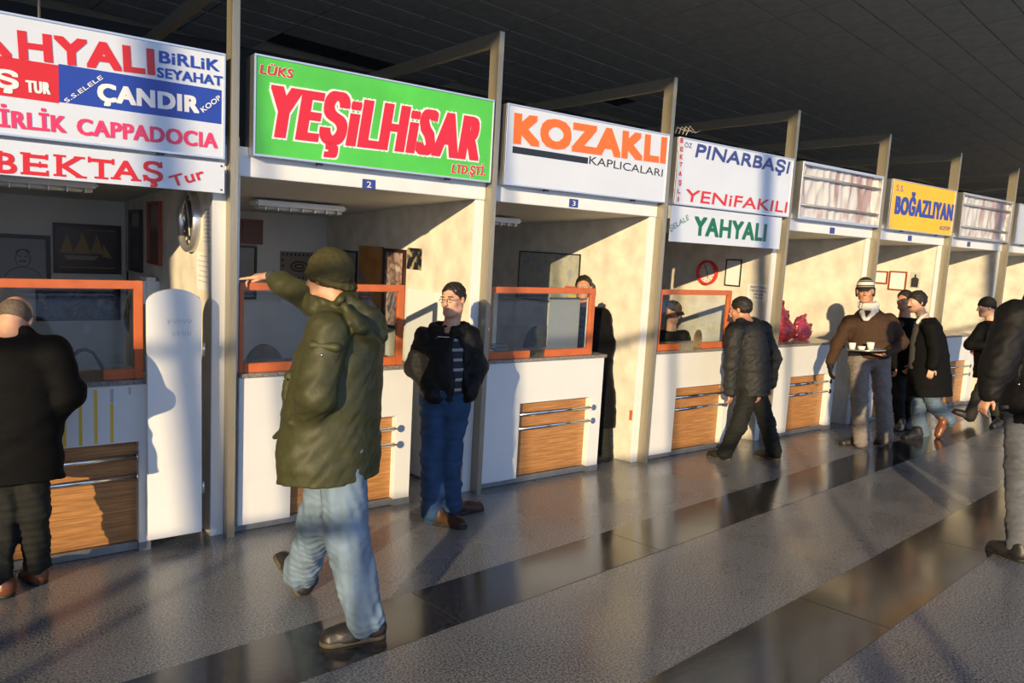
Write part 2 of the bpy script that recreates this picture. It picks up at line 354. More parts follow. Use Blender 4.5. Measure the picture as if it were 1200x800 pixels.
# ------------------------------------------------------------------ ticket counters
CL = ['white ticket counter with yellow stripes and oak panel beside the bald man', 'white ticket counter with oak panel behind the man in the green parka',
      'white ticket counter with oak panel right of the man with glasses', 'white ticket counter with oak panel left of the stooping man',
      'white ticket counter with oak panel that carries the red plastic bags', 'white ticket counter hidden behind the man in the long black coat',
      'distant white counter with oak panel between the black coat and the black beanie', 'furthest white ticket counter behind the big man at the right edge']
def counter(i):
    p = PX[i]; x0, x1 = p+.085, p+(1.505 if i == 0 else 1.40); wx0, wx1 = p+.45, p+1.265
    if i == 0: x0, wx0, wx1, x1 = p+.1, -.35, .97, 1.035
    if i == 3: x1, wx1 = 6.78, 6.70
    r = row_empty('ticket_counter', (x0, .06, 0)); B = (x0, .06, 0)
    def bx(name, m, a, bev=0, par=r): return MB().box(a[0]-B[0], a[1]-B[0], a[2]-B[1], a[3]-B[1], a[4], a[5]).build(name, m, par, bev)
    bx('front_panel', M['white'], (x0, x1, .06, .09, .70, 1.06), .002)
    bx('side_panel', M['white'], (x0, wx0, .06, .09, .045, .70), .002)
    bx('side_panel', M['white'], (wx1, x1, .06, .14, .045, .70), .002)
    bx('end_panel', M['white'], (x1-.03, x1, .141, .66, -.03, 1.06), .002)
    bx('oak_panel', M['wood'], (wx0, wx1, .125, .145, .045, .70))
    bx('kick_plate', M['kick'], (x0, x1, .09, .11, -.004, .045))
    bx('kick_plate', M['kick'], (wx1-.002, x1+.003, .055, .145, -.008, .046))
    bx('counter_top', M['granite'], (x0, x1+.02, .045, .62, 1.06, 1.088), .003)
    for z in (.60, .475):
        mb = MB(); y = .075; xa = wx0+.005; xb = wx1+.02
        if i == 0: xa, xb = -.35, .955
        mb.tube([(xa-B[0], y-B[1], z), (xb-B[0], y-B[1], z)], .0165, 14)
        if i: mb.tube([(xb-B[0], y-B[1], z), (xb-B[0]+.012, y-B[1]+.01, z), (xb-B[0]+.018, .06-B[1], z)], .0165, 14)
        h = mb.build('handrail', M['chrome'], r)
        if i: MB().tube([(xb+.018-B[0], .058-B[1], z), (xb+.018-B[0], .050-B[1], z)], .028, 20).build('flange', M['chrome'], h)
        else: MB().tube([(xb-B[0]+.001, y-B[1], z), (xb-B[0]+.010, y-B[1], z)], .030, 20).build('flange', M['chrome'], h)
    if i == 0:
        for u0 in (75, 94, 112, 131):
            x = loc(u0, 470, 1, .06)[0]; zt = 1.04 if u0 != 131 else .95
            bx('yellow_stripe', M['yellow_tape'], (x-.009, x+.009, .0585, .0605, .71, zt))
        x = loc(131, 455, 1, .06)[0]; bx('faded_stripe', mat('tape_residue', (.42, .42, .42), .6), (x-.009, x+.009, .0590, .0605, .955, 1.04))
        x = loc(152, 455, 1, .06)[0]; bx('faded_stripe', MATS['tape_residue'], (x-.007, x+.007, .0590, .0605, 1.0, 1.045))
    tag(r, CL[i], 'counter'); return r
for i in range(8): counter(i)
# ------------------------------------------------------------------ orange framed ticket windows
def window(i, x0, x1, gap, lbl, z1=1.69, sill=True, tall=True):
    B = (x0, .09, 1.088); r = row_empty('ticket_window', B)
    def bx(name, m, a, bev=.003, par=r): return MB().box(a[0]-B[0], a[1]-B[0], a[2]-B[1], a[3]-B[1], a[4]-B[2], a[5]-B[2]).build(name, m, par, bev)
    bx('top_rail', M['orange'], (x0, x1, .09, .13, z1-.05, z1))
    bx('stile', M['orange'], (x1-.05, x1, .088, .132, 1.089, z1-.002))
    bx('stile', M['orange'], (x0, x0+.03, .088, .132, 1.089, z1-.002))
    if gap: 
        bx('bottom_rail', M['orange'], (x0+.031, gap[0], .09, .13, 1.089, 1.15)); bx('bottom_rail', M['orange'], (gap[1], x1-.051, .09, .13, 1.089, 1.15))
    else: bx('bottom_rail', M['orange'], (x0+.031, x1-.051, .09, .13, 1.089, 1.15))
    bx('pane', M['pane'], (x0+.028, x1-.048, .108, .112, 1.15, z1-.048), 0)
    tag(r, lbl, 'window'); return r
g0 = loc(121, 440, 1, .09)[0]
window(0, -.39, 1.005, (.15, g0), 'orange framed ticket window with open slot beside the bald man')
window(1, 1.585, 2.81, None, 'orange framed ticket window behind the man in the green parka')
window(2, 3.59, 4.76, (loc(621, 418, 1, .09)[0], loc(641, 418, 1, .09)[0]), 'orange framed ticket window with open slot right of the man with glasses')
window(3, 5.62, 6.72, (loc(800, 410, 1, .09)[0]-.05, loc(820, 410, 1, .09)[0]), 'orange framed ticket window in front of the stooping man in the dark jacket')
# ------------------------------------------------------------------ sign boxes
def emis_free(name, col, rough=.3): return mat(name, col, rough, noise=.03, nscale=2, coat=.2)
C_WHT = emis_free('sign_white', (.56, .62, .74)); C_RED = mat('sign_red', (.56, .015, .02), .35); C_BLUE = mat('sign_blue', (.015, .05, .36), .35)
C_PINK = mat('sign_pink', (.68, .035, .13), .35); C_GRN = mat('sign_green', (.07, .50, .045), .32, noise=.12, nscale=3, coat=.2); C_ORG = mat('sign_orange', (.85, .14, .015), .35)
C_BLK = mat('sign_black', (.012, .014, .02), .35); C_NAVY = mat('sign_navy', (.03, .05, .24), .35); C_DGR = mat('sign_dark_green', (.0, .13, .065), .35)
C_YEL = mat('sign_yellow', (.86, .46, .01), .32, noise=.06, nscale=3); C_LET = mat('letter_white', (.72, .74, .78), .35); C_DRED = mat('sign_crimson', (.60, .015, .035), .35)
ZB, ZT, YF = 2.505, 3.13, -.004
def sign_box(x0, x1, face, lbl, name='sign_box', y0=YF, y1=.16, ZB=ZB, ZT=ZT):
    B = (x0, y0, ZB); r = row_empty(name, B)
    w, h = x1-x0, ZT-ZB; t = .012
    MB().box(0, w, .012, y1-y0, 0, h).build('cabinet', M['alu'], r, .004)
    MB().box(t, w-t, .004, .012, t, h-t).build('face_panel', face, r)
    for nm, b in (('frame_strip', (0, w, -.004, .012, 0, t)), ('frame_strip', (0, w, -.004, .012, h-t, h)), ('frame_strip', (0, t, -.004, .012, t, h-t)), ('frame_strip', (w-t, w, -.004, .012, t, h-t))):
        MB().box(*b).build(nm, M['alu'], r, .002)
    for q in (.25, .8): MB().box(w*q-.02, w*q+.02, .03, .06, -.014, -.0005).build('bracket', M['darkmetal'], r)
    tag(r, lbl, 'sign'); return r, B
FY = YF+.004       # face plane
def patch(parent, B, name, pts, m, y, th=.0015):
    q = [loc(u, v, 1, y)[[0, 2]] for u, v in pts]; mb = MB(); mb.prism([(a-B[0], b-B[2]) for a, b in q], y-th-B[1], y-B[1]); return mb.build(name, m, parent)
# booth 0: composite board
r0, B0 = sign_box(-.36, 1.455, C_WHT, 'big white sign with red, blue and pink bus company names at the top left', ZB=2.458, ZT=3.092)
def rect_local(parent, B, name, x0, x1, z0, z1, m, y): return MB().box(x0-B[0], x1-B[0], y-.0015-B[1], y-B[1], z0-B[2], z1-B[2]).build(name, m, parent)
zr1 = loc(69, 76.6, 1, FY)[2]; zr0 = loc(69, 121, 1, FY)[2]; xr = loc(68.8, 100, 1, FY)[0]
rect_local(r0, B0, 'red_field', -.338, xr, zr0, zr1, C_RED, FY)
rect_local(r0, B0, 'blue_field', xr, 1.433, loc(150, 130.5, 1, FY)[2], loc(150, 88, 1, FY)[2], C_BLUE, FY)
T = lambda *a, **k: lettering(*a, **k)
T(r0, B0, 'HYALI', (22, 69), (182, 88.5), (22, 33.4), FY, C_RED, bold=.27)
xa = loc(22, 69, 1, FY); xb = loc(182, 88, 1, FY); lw = (xb[0]-xa[0])/5.0
def Tl(parent, B, text, x0, x1, z0, z1, y, m, **k):
    v, f = letter_verts(text, (x0, z0), (x1, z0), (x0, z1), k.get('bold', .27), k.get('shear', 0), B, y-k.get('dy', .0032), k.get('gap', 1))
    mb = MB(); mb.v = v; mb.f = f; mb.sm = [False]*len(f); return mb.build('lettering', m, parent)
z0_, z1_ = loc(22, 69, 1, FY)[2], loc(22, 33.4, 1, FY)[2]
Tl(r0, B0, 'YA', xa[0]-.53, xa[0]-.03, z0_, z1_, FY, C_RED)
T(r0, B0, 'BiRLiK', (186.5, 73.5), (257, 84), (186.5, 58.4), FY, C_BLUE, bold=.25)
T(r0, B0, 'SEYAHAT', (184, 90.5), (261, 101), (184, 78), FY, C_BLUE, bold=.23)
T(r0, B0, 'TUR', (30.6, 108), (59.4, 111), (30.6, 93), FY, C_LET, bold=0.21, dy=.004)
x22 = loc(22, 104, 1, FY)[0]; zb = loc(10, 104, 1, FY)[2]; zt = loc(10, 82, 1, FY)[2]
Tl(r0, B0, 'BEKTAŞ', -.31, x22, zb, zt, FY, C_LET, dy=.004)
T(r0, B0, 'ÇANDIR', (114, 118), (233.4, 133), (114, 95.5), FY, C_LET, bold=.26, dy=.004)
T(r0, B0, 'S.S.ELELE', (78, 121), (121, 92), (75, 116), FY, C_LET, bold=0.21, dy=.004)
T(r0, B0, 'KOOP.', (238, 132), (261, 115), (235, 126), FY, C_LET, bold=0.21, dy=.004)
T(r0, B0, 'CAPPADOCIA', (90, 157.5), (255, 174), (90, 137), FY, C_PINK, bold=.22)
T(r0, B0, 'BİRLİK', (-18, 147), (78, 156), (-18, 125), FY, C_PINK, bold=.22)
# BEKTAS plate with slab serif letters
r1 = row_empty('name_plate', (-.36, -.02, 2.25)); B1 = (-.36, -.02, 2.25)
MB().box(0, 1.81, 0, .012, 0, .185).build('plate', C_WHT, r1, .001)
for x, z in ((1.79, .165), (1.79, .02)): MB().tube([(x, 0, z), (x, -.004, z)], .006, 8).build('screw', M['darkmetal'], r1)
def slab_word(parent, B, chars, y, m):
    for ch, ul, ur, serifs in chars:
        A = loc(ul, 204+(ul-25)*.055, 1, y); C = loc(ur, 204+(ur-25)*.055, 1, y); Tt = loc(ul, 178+(ul-25)*.068, 1, y)
        v, f = letter_verts(ch, (A[0], A[2]), (C[0], A[2]), (A[0], Tt[2]), .22, 0, B, y-.002)
        mb = MB(); mb.v = list(v); mb.f = list(f); mb.sm = [False]*len(f)
        w = C[0]-A[0]; h = Tt[2]-A[2]
        for (a, b, c, d) in serifs: mb.box(A[0]+a*w-B[0], A[0]+b*w-B[0], y-.0025-B[1], y-.0019-B[1], A[2]+c*h-B[2], A[2]+d*h-B[2])
        mb.build('lettering', m, parent)
sf = .10
slab_word(r1, B1, [('B', -4, 20, [(-.10, .3, 0, sf), (-.10, .3, 1-sf, 1)]), ('E', 27, 57, [(-.10, .3, 0, sf), (-.10, .3, 1-sf, 1), (.9, 1.0, 0, .26), (.88, .98, .74, 1), (.62, .7, .36, .64)]),
  ('K', 66, 99, [(-.10, .34, 0, sf), (-.10, .34, 1-sf, 1), (.68, 1.08, 0, sf), (.62, 1.02, 1-sf, 1)]), ('T', 103, 134, [(.24, .76, 0, sf), (0, .1, .72, 1), (.9, 1, .72, 1)]),
  ('A', 132, 163, [(-.08, .30, 0, sf), (.68, 1.08, 0, sf)]), ('Ş', 167, 191, [(.86, .96, .74, 1), (.04, .13, 0, .26)])], -.02, C_RED)
T(r1, B1, 'Tur', (202, 219.5), (240.6, 209), (199, 205), -.02, C_RED, bold=0.22)
tag(r1, 'long white plate with red slab lettering under the big sign at the top left', 'sign')
# green sign
rg, Bg = sign_box(1.63, 3.475, C_GRN, 'bright green sign with large red white-edged lettering')
T(rg, Bg, 'LÜKS', (304, 86), (344.4, 92), (305, 74.5), FY, C_RED, bold=0.21, shear=.18, outline=C_LET)
T(rg, Bg, 'YEŞiLHiSAR', (308, 159), (567, 189.5), (308, 93.5), FY, C_DRED, bold=.22, shear=.16, outline=C_LET)
T(rg, Bg, 'LTD.ŞTİ.', (528.5, 202.5), (569.6, 206), (529.5, 191.5), FY, C_DRED, bold=0.21, shear=.16, outline=C_LET)
# KOZAKLI
rk, Bk = sign_box(3.60, 5.466, C_WHT, 'white sign with orange lettering and a thick black underline')
T(rk, Bk, 'KOZAKLI', (601, 168), (779.7, 192), (601, 129.4), FY, C_ORG, bold=.31)
T(rk, Bk, 'KAPLICALARI', (690, 192), (776, 207), (690, 182), FY, C_BLK, bold=.15)
za, zb2 = loc(600.6, 179, 1, FY)[2], loc(600.6, 171, 1, FY)[2]
rect_local(rk, Bk, 'underline', loc(600.6, 175, 1, FY)[0], loc(689, 187, 1, FY)[0], za, zb2, C_BLK, FY)
# PINARBASI
rp_, Bp = sign_box(5.60, 7.45, C_WHT, 'white sign with blue upper and red lower lettering above the green lettered plate')
for ch, u, v in (('B', 798.5, 167.5), ('E', 798.5, 177.5), ('K', 798, 186.5), ('T', 797.5, 195.5), ('A', 796.8, 206), ('Ş', 796.5, 216.5), ('L', 795.3, 226.5), ('I', 794.4, 236)):
    q = loc(u, v, 1, FY); Tl(rp_, Bp, ch, q[0]-(.022 if ch != 'I' else .008), q[0]+(.022 if ch != 'I' else .008), q[2], q[2]+.046, FY, C_RED)
T(rp_, Bp, 'ÖZ', (801.8, 172.5), (810.6, 173.5), (801.8, 166.5), FY, C_NAVY, bold=0.17)
T(rp_, Bp, 'PINARBAŞI', (814, 184), (925, 204), (814, 166.5), FY, C_NAVY, bold=.27, shear=.2)
T(rp_, Bp, 'YENiFAKILI', (801.5, 235.5), (922, 249.5), (801.5, 220), FY, C_RED, bold=.29, shear=.12)
r2 = row_empty('name_plate', (5.555, -.02, 2.155)); B2 = (5.555, -.02, 2.155)
MB().box(0, 1.76, 0, .012, 0, .335).build('plate', C_WHT, r2, .001)
T(r2, B2, 'ŞELALE', (784.8, 271.5), (807.5, 257), (782.6, 265.5), -.02, C_DGR, bold=0.14)
T(r2, B2, 'YAHYALI', (812, 275.5), (897, 283), (812, 251.5), -.02, C_DGR, bold=.25)
tag(r2, 'white plate with dark green lettering under the blue and red lettered sign', 'sign')
# film covered open frames
def film_frame(x0, x1, lbl, seed):
    B = (x0, YF, ZB); r = row_empty('open_signboard', B); w, h = x1-x0, ZT-ZB; t = .03
    for b in ((0, w, -.004, .15, 0, t), (0, w, -.004, .15, h-t, h), (0, t, -.004, .15, t, h-t), (w-t, w, -.004, .15, t, h-t)): MB().box(*b).build('frame_strip', M['alu'], r, .003)
    for z in (.16, .47): MB().tube([(t, .02, z), (w-t, .02, z)], .014, 10).build('cross_bar', M['alu'], r)
    for x in (.3*w, .93*w, .36*w): MB().box(x-.02, x+.02, .075, .10, t, h-t).build('upright', M['alu'], r)
    rg = np.random.RandomState(seed); nx, nz_ = 90, 34; vs = []
    k = [(rg.normal(size=2)*(14, 5), rg.rand()*6) for _ in range(9)]
    for i in range(nx+1):
        for j in range(nz_+1):
            x = t+(w-2*t)*i/nx; z = t+(h-2*t)*j/nz_; q = sum(abs(math.sin(x*a[0]+z*a[1]+p+1.3*math.sin(x*a[1]*.7+p))) for a, p in k)
            vs.append((x, .04+.008*q-.03, z))
    fs = [(i*(nz_+1)+j, (i+1)*(nz_+1)+j, (i+1)*(nz_+1)+j+1, i*(nz_+1)+j+1) for i in range(nx) for j in range(nz_)]
    MB().add(vs, fs, True).build('plastic_film', M['film'], r)
    MB().box(t, w-t, .14, .15, t, h-t).build('back_sheet', mat('grey_back_sheet', (.36, .37, .42), .4, noise=.1, nscale=4), r)
    tag(r, lbl, 'sign'); return r
film_frame(7.63, 9.37, 'bare metal sign frame with crinkled clear film left of the yellow sign', 3)
film_frame(11.57, 13.28, 'bare metal sign frame with crinkled clear film right of the yellow sign', 5)
ry, By = sign_box(9.60, 11.342, C_YEL, 'yellow sign with blue lettering')
T(ry, By, 'S.S.', (1050, 223), (1059, 225), (1050, 215.5), FY, C_BLUE, bold=0.14)
T(ry, By, 'BOĞAZLIYAN', (1047.5, 250.5), (1115.5, 259), (1047.5, 227.5), FY, C_BLUE, bold=0.25)
T(ry, By, 'KOOP.', (1101, 269), (1113.5, 270.5), (1102, 264), FY, C_BLUE, bold=0.21)
sign_box(13.50, 15.27, emis_free('sign_pale_blue', (.45, .52, .66)), 'plain pale blue sign box at the right edge')
sign_box(15.5, 17.25, emis_free('sign_pale_blue', (.45, .52, .66)), 'furthest pale sign box beyond the right edge')
# small booth number plaques on the fascia
for k, (u, v, s) in enumerate([(432, 216, '2'), (672, 238, '3'), (975, 270, ''), (1066, 279, ''), (1135, 286, '')]):
    q = loc(u, v, 1, .085); B = (q[0]-.05, .084, q[2]-.035); r = row_empty('number_plaque', B)
    MB().box(0, .10, -.004, 0, 0, .07).build('plate', C_NAVY, r)
    if s:
        vv, ff = letter_verts(s, (q[0]-.018, q[2]-.022), (q[0]+.018, q[2]-.022), (q[0]-.018, q[2]+.022), .16, 0, B, .078)
        mb = MB(); mb.v = vv; mb.f = ff; mb.sm = [False]*len(ff); mb.build('lettering', C_LET, r)
    tag(r, ['small blue number plaque with a white 2 under the green sign', 'small blue number plaque with a white 3 under the orange lettered sign', 'tiny dark plaque on the fascia above the red plastic bags', 'tiny dark plaque on the fascia under the yellow sign', 'tiny dark plaque under the film covered frame right of the yellow sign'][k], 'plaque')
# ------------------------------------------------------------------ people: signed-distance bodies meshed once
def nz(v): v = np.array(v, float); return v/np.linalg.norm(v)
class SDF:
    def __init__(s): s.p = []
    def cone(s, a, b, ra, rb, k=.02, op='u'):
        a = np.array(a, float); b = np.array(b, float); R = max(ra, rb)
        s.p.append(('cone', (a, b, ra, rb), np.minimum(a, b)-R, np.maximum(a, b)+R, k, op)); return s
    def ell(s, c, r, ax=None, k=.02, op='u'):
        c = np.array(c, float); r = np.array(r, float); R = r.max()
        s.p.append(('ell', (c, r, np.eye(3) if ax is None else np.array(ax)), c-R, c+R, k, op)); return s
    def loft(s, st, yaw, k=.03, op='u', tilt=0):    # st: (z, cx, cy, half width, half depth)
        st = np.array(sorted(st), float); R = st[:, 3:].max()
        lo = np.array([st[:, 1].min()-R, st[:, 2].min()-R, st[0, 0]]); hi = np.array([st[:, 1].max()+R, st[:, 2].max()+R, st[-1, 0]])
        s.p.append(('loft', (st, yaw, tilt), lo, hi, k, op)); return s
    def plane(s, p, n, k=.005):                     # keeps the side the normal points away from
        s.p.append(('plane', (np.array(p, float), nz(n)), None, None, k, 'i')); return s
    def wrinkle(s, amp, freq, seed): s.p.append(('wr', (amp, freq, seed), None, None, 0, 'w')); return s
    def ev(s, P):
        d = np.full(len(P), .5)
        for kind, a, lo, hi, k, op in s.p:
            if kind == 'plane':
                dp = (P-a[0])@a[1]; d = np.maximum(d, dp); continue
            if kind == 'wr':
                amp, fr, seed = a; rg = np.random.RandomState(seed); i = np.where(np.abs(d) < .05)[0]; q = P[i]; w = 0
                for j in range(5):
                    m1 = rg.normal(size=3)*fr*.6; k1 = rg.normal(size=3)*fr*(1, 1, 1.5)*(.7+.35*j)
                    w = w+np.sin(q@k1+rg.rand()*6+1.6*np.sin(q@m1+rg.rand()*6))/(1+.35*j)
                d[i] += amp*w*.5; continue
            mg = .06+k
            i = np.where(((P > lo-mg) & (P < hi+mg)).all(1))[0]
            if not len(i): continue
            Q = P[i]
            if kind == 'cone':
                A, B, ra, rb = a; ba = B-A; L2 = ba@ba; pa = Q-A
                if L2 < 1e-9: dp = np.linalg.norm(pa, axis=1)-ra
                else:
                    t = np.clip(pa@ba/L2, 0, 1); dp = np.linalg.norm(pa-t[:, None]*ba, axis=1)-(ra+(rb-ra)*t)
            elif kind == 'ell':
                c, r, ax = a; q = (Q-c)@ax.T; n0 = np.linalg.norm(q/r, axis=1)+1e-9; n1 = np.linalg.norm(q/(r*r), axis=1)+1e-9; dp = n0*(n0-1)/n1
            else:
                st, yaw, tilt = a; z = Q[:, 2]; zc = np.clip(z, st[0, 0], st[-1, 0])
                cx, cy, w, dd = [np.interp(zc, st[:, 0], st[:, j]) for j in (1, 2, 3, 4)]
                x = Q[:, 0]-cx; y = Q[:, 1]-cy; c, sn = math.cos(yaw), math.sin(yaw); xx = x*c+y*sn; yy = -x*sn+y*c
                n0 = np.sqrt((xx/w)**2+(yy/dd)**2)+1e-9; n1 = np.sqrt((xx/w**2)**2+(yy/dd**2)**2)+1e-9
                dp = n0*(n0-1)/n1; dz = np.maximum(z-st[-1, 0], st[0, 0]-z)
                dp = np.where((dp > 0) & (dz > 0), np.hypot(dp, dz), np.maximum(dp, dz))
            e = d[i]
            if op == 'u':
                h = np.maximum(k-np.abs(e-dp), 0)/max(k, 1e-6); d[i] = np.minimum(e, dp)-h*h*k*.25
            elif op == 's':
                dp = -dp; h = np.maximum(k-np.abs(e-dp), 0)/max(k, 1e-6); d[i] = np.maximum(e, dp)+h*h*k*.25
            elif op == 'i': d[i] = np.maximum(e, dp)
        return d
    def mesh(s, h):
        B = 4; lo = np.min([p[2] for p in s.p if p[2] is not None and p[5] == 'u'], 0)-.05
        hi = np.max([p[3] for p in s.p if p[3] is not None and p[5] == 'u'], 0)+.05
        H = h*B; n = np.ceil((hi-lo)/H).astype(int)
        g = np.stack(np.meshgrid(*[np.arange(k) for k in n], indexing='ij'), -1).reshape(-1, 3)
        d = s.ev(lo+(g+.5)*H); g = g[np.abs(d) < H*.95+.012]
        o = np.stack(np.meshgrid(*[np.arange(B)]*3, indexing='ij'), -1).reshape(-1, 3)
        cells = (g[:, None]*B+o[None]).reshape(-1, 3)+1
        N = (n*B+4).astype(np.int64); key = lambda c: (c[..., 0]*N[1]+c[..., 1])*N[2]+c[..., 2]
        co = np.array([[i, j, k] for i in (0, 1) for j in (0, 1) for k in (0, 1)])
        ck = key(cells[:, None]+co[None]); uq, inv = np.unique(ck, return_inverse=True); inv = inv.reshape(ck.shape)
        ijk = np.stack([uq//(N[1]*N[2]), (uq//N[2]) % N[1], uq % N[2]], -1)
        val = s.ev(lo+(ijk-1)*h)[inv]
        act = (val.min(1) < 0) & (val.max(1) >= 0); cells = cells[act]; val = val[act]
        ks = key(cells); od = np.argsort(ks); cells = cells[od]; val = val[od]; ks = ks[od]
        acc = np.zeros((len(cells), 3)); cnt = np.zeros(len(cells))
        for a in range(8):
            for ax in (4, 2, 1):
                if a & ax: continue
                b = a | ax; va, vb = val[:, a], val[:, b]; m = (va < 0) != (vb < 0)
                t = va[m]/(va[m]-vb[m]); acc[m] += co[a]+(co[b]-co[a])*t[:, None]; cnt[m] += 1
        vert = lo+(cells-1+acc/cnt[:, None])*h
        faces = []
        for ax, bit in ((0, 4), (1, 2), (2, 1)):
            m = (val[:, 0] < 0) != (val[:, bit] < 0); c = cells[m]; e1 = np.eye(3, dtype=int)[(ax+1) % 3]; e2 = np.eye(3, dtype=int)[(ax+2) % 3]
            idx = []
            ok = np.ones(len(c), bool)
            for q in (c, c-e1, c-e1-e2, c-e2):
                kk = key(q); j = np.searchsorted(ks, kk); j = np.minimum(j, len(ks)-1); ok &= ks[j] == kk; idx.append(j)
            Q = np.stack(idx, -1)[ok]; fl = (val[m][ok][:, 0] < 0); Q[~fl] = Q[~fl][:, ::-1]; faces.append(Q)
        return vert, np.concatenate(faces)
    def build(s, name, m, parent, h, base):
        v, f = s.mesh(h); v = v-base
        me = bpy.data.meshes.new(name); me.vertices.add(len(v)); me.vertices.foreach_set('co', v.ravel())
        me.loops.add(f.size); me.loops.foreach_set('vertex_index', f.ravel().astype(np.int32))
        me.polygons.add(len(f)); me.polygons.foreach_set('loop_start', np.arange(0, f.size, 4, dtype=np.int32))
        me.polygons.foreach_set('loop_total', np.full(len(f), 4, dtype=np.int32))
        me.polygons.foreach_set('use_smooth', np.ones(len(f), bool)); me.update(calc_edges=True); me.validate()
        me.materials.append(m); return link(bpy.data.objects.new(name, me), parent)
def frame3(f, up=(0, 0, 1)):
    f = nz(f); r = nz(np.cross(f, up)); u = np.cross(r, f); return r, f, u
def hand(S, w, d, palm, side, curl=.5, k=.006, sc=1.0, spread=.06, point=False):
    """w wrist, d direction, palm normal, side: +1 thumb on cross(d,palm) side"""
    d = nz(d); n = nz(np.array(palm)-np.dot(palm, d)*d); s = np.cross(d, n)*side
    L = .085*sc
    for o in (-.026, -.009, .009, .026): S.cone(w+d*.01+s*o*.6, w+d*L+s*o, .014*sc, .0115*sc, .012)
    for j, (o, ln) in enumerate(((.028, .072), (.0095, .080), (-.0095, .074), (-.027, .058))):
        c = curl if not (point and j == 0) else .05
        p = w+d*L+s*o; q = d+s*o*spread*20*.1
        for m, fr in enumerate((.45, .31, .24)):
            ang = c*(m+.6)*.8; dd = nz(q*math.cos(ang)+n*math.sin(ang)); p2 = p+dd*ln*fr*sc
            S.cone(p, p2, (.0092-.0008*m)*sc, (.0086-.0009*m)*sc, .003); p = p2
    p = w+d*.022+s*.024; a = p+nz(d*.62+s*.72+n*.15)*.038*sc; b = a+nz(d*.9+s*.25+n*.25)*.032*sc
    S.cone(w+d*.012+s*.012, a, .013*sc, .0105*sc, .008).cone(a, b, .0105*sc, .0085*sc, .004)
def person(name, label, base, J, face, body_yaw, skin, parts, h=.008, tilt=(0, 0, 1), hands=(), ears=True, sc=1.0, pocket=''):
    """J: joints in world space.  parts(root, J, base, h) adds the clothes."""
    root = bpy.data.objects.new(name, None); COL.objects.link(root); root.location = base; tag(root, label, 'person')
    S = SDF(); r, f, u = frame3(face, tilt); c = J['head']
    P = lambda x, y, z: c+(r*x+f*y+u*z)*sc
    ax = [r, f, u]
    S.ell(P(0, -.014, .030), np.array((.075, .096, .086))*sc, ax, 0).ell(P(0, .028, -.036), np.array((.058, .066, .080))*sc, ax, .03)
    S.cone(P(-.012, .074, -.098), P(.012, .074, -.098), .019*sc, .019*sc, .03)
    S.cone(P(-.03, .082, .024), P(.03, .082, .024), .012*sc, .012*sc, .02)
    for q in (-1, 1):
        S.ell(P(q*.037, .062, -.022), np.array((.022, .022, .024))*sc, ax, .02)
        S.ell(P(q*.031, .104, .006), np.array((.014, .013, .010))*sc, ax, .012, 's')
        if ears: S.ell(P(q*.078, -.004, -.004), np.array((.009, .018, .031))*sc, ax, .006)
        S.cone(P(q*.05, .0, -.07), P(q*.03, .055, -.09), .018*sc, .018*sc, .03)
    S.cone(P(0, .094, .014), P(0, .116, -.024), .008*sc, .0135*sc, .010)
    S.cone(P(-.010, .106, -.030), P(.010, .106, -.030), .0085*sc, .0085*sc, .006)
    S.cone(P(-.018, .092, -.056), P(.018, .092, -.056), .0065*sc, .0065*sc, .004)
    S.cone(P(-.014, .090, -.066), P(.014, .090, -.066), .0075*sc, .0075*sc, .004)
    nk = J['neck']
    S.cone(P(0, -.022, -.05), nk-np.array([0, 0, .03]), .056*sc, .06*sc, .03)
    sl, sr, hl, hr = J['shl'], J['shr'], J['hl'], J['hr']; ch = (sl+sr)/2-np.array([0, 0, .13]); pv = (hl+hr)/2
    S.cone(sl, sr, .042, .042, .03).cone(ch, pv, .085, .09, .03).cone(sl-np.array([0, 0, .12])+(ch-sl)*.5, hl+np.array([0, 0, .1]), .045, .05, .03).cone(sr-np.array([0, 0, .12])+(ch-sr)*.5, hr+np.array([0, 0, .1]), .045, .05, .03).cone(nk, ch, .055, .07, .04)
    for q in 'lr':
        S.cone(J['sh'+q], J['el'+q], .042, .036, .02).cone(J['el'+q], J['wr'+q], .036, .026, .015)
        S.cone(J['h'+q], J['kn'+q], .068, .046, .03).cone(J['kn'+q], J['an'+q], .046, .030, .02)
        S.cone(J['an'+q]-np.array([0, 0, .02]), J['an'+q]-np.array([0, 0, .045])+(J['toe'+q]-J['an'+q])*(1, 1, 0)*.3, .026, .018, .01)
    for hd in hands: hand(S, **hd)
    for q in 'lr':
        if q in pocket: hand(S, J['wr'+q], pv-J['wr'+q]-np.array([0, 0, .12]), f, 1, .3)
        elif not any(hd['w'] is J['wr'+q] for hd in hands):
            hand(S, J['wr'+q], J['wr'+q]-J['el'+q], np.cross(J['wr'+q]-J['el'+q], (0, 0, 1))+f*.01, 1 if q == 'l' else -1, 1.0)
    S.build('body', M[skin], root, h, base)
    for q in (-1, 1):
        mb = MB(); p = P(q*.031, .085, .006)-base; mb.ellipsoid(p, (.0115*sc,)*3, 10, 8)
        mb.build('eye', mat('eye_white', (.55, .5, .47), .2), root)
        mb = MB(); p = P(q*.031, .0925, .005)-base; mb.ellipsoid(p, (.0062*sc,)*3, 8, 6); mb.build('iris', M['eye'], root)
    parts(root, J, base, P, ax, h, sc)
    return root
def yawof(v): return math.atan2(v[1], v[0])-0.0
def sleeve(S, J, q, r0, r1, r2, back=.0, k=.03):
    w = J['wr'+q]; e = J['el'+q]; w2 = w-nz(w-e)*back
    S.cone(J['sh'+q], e, r0, r1, k).cone(e, w2, r1, r2, k)
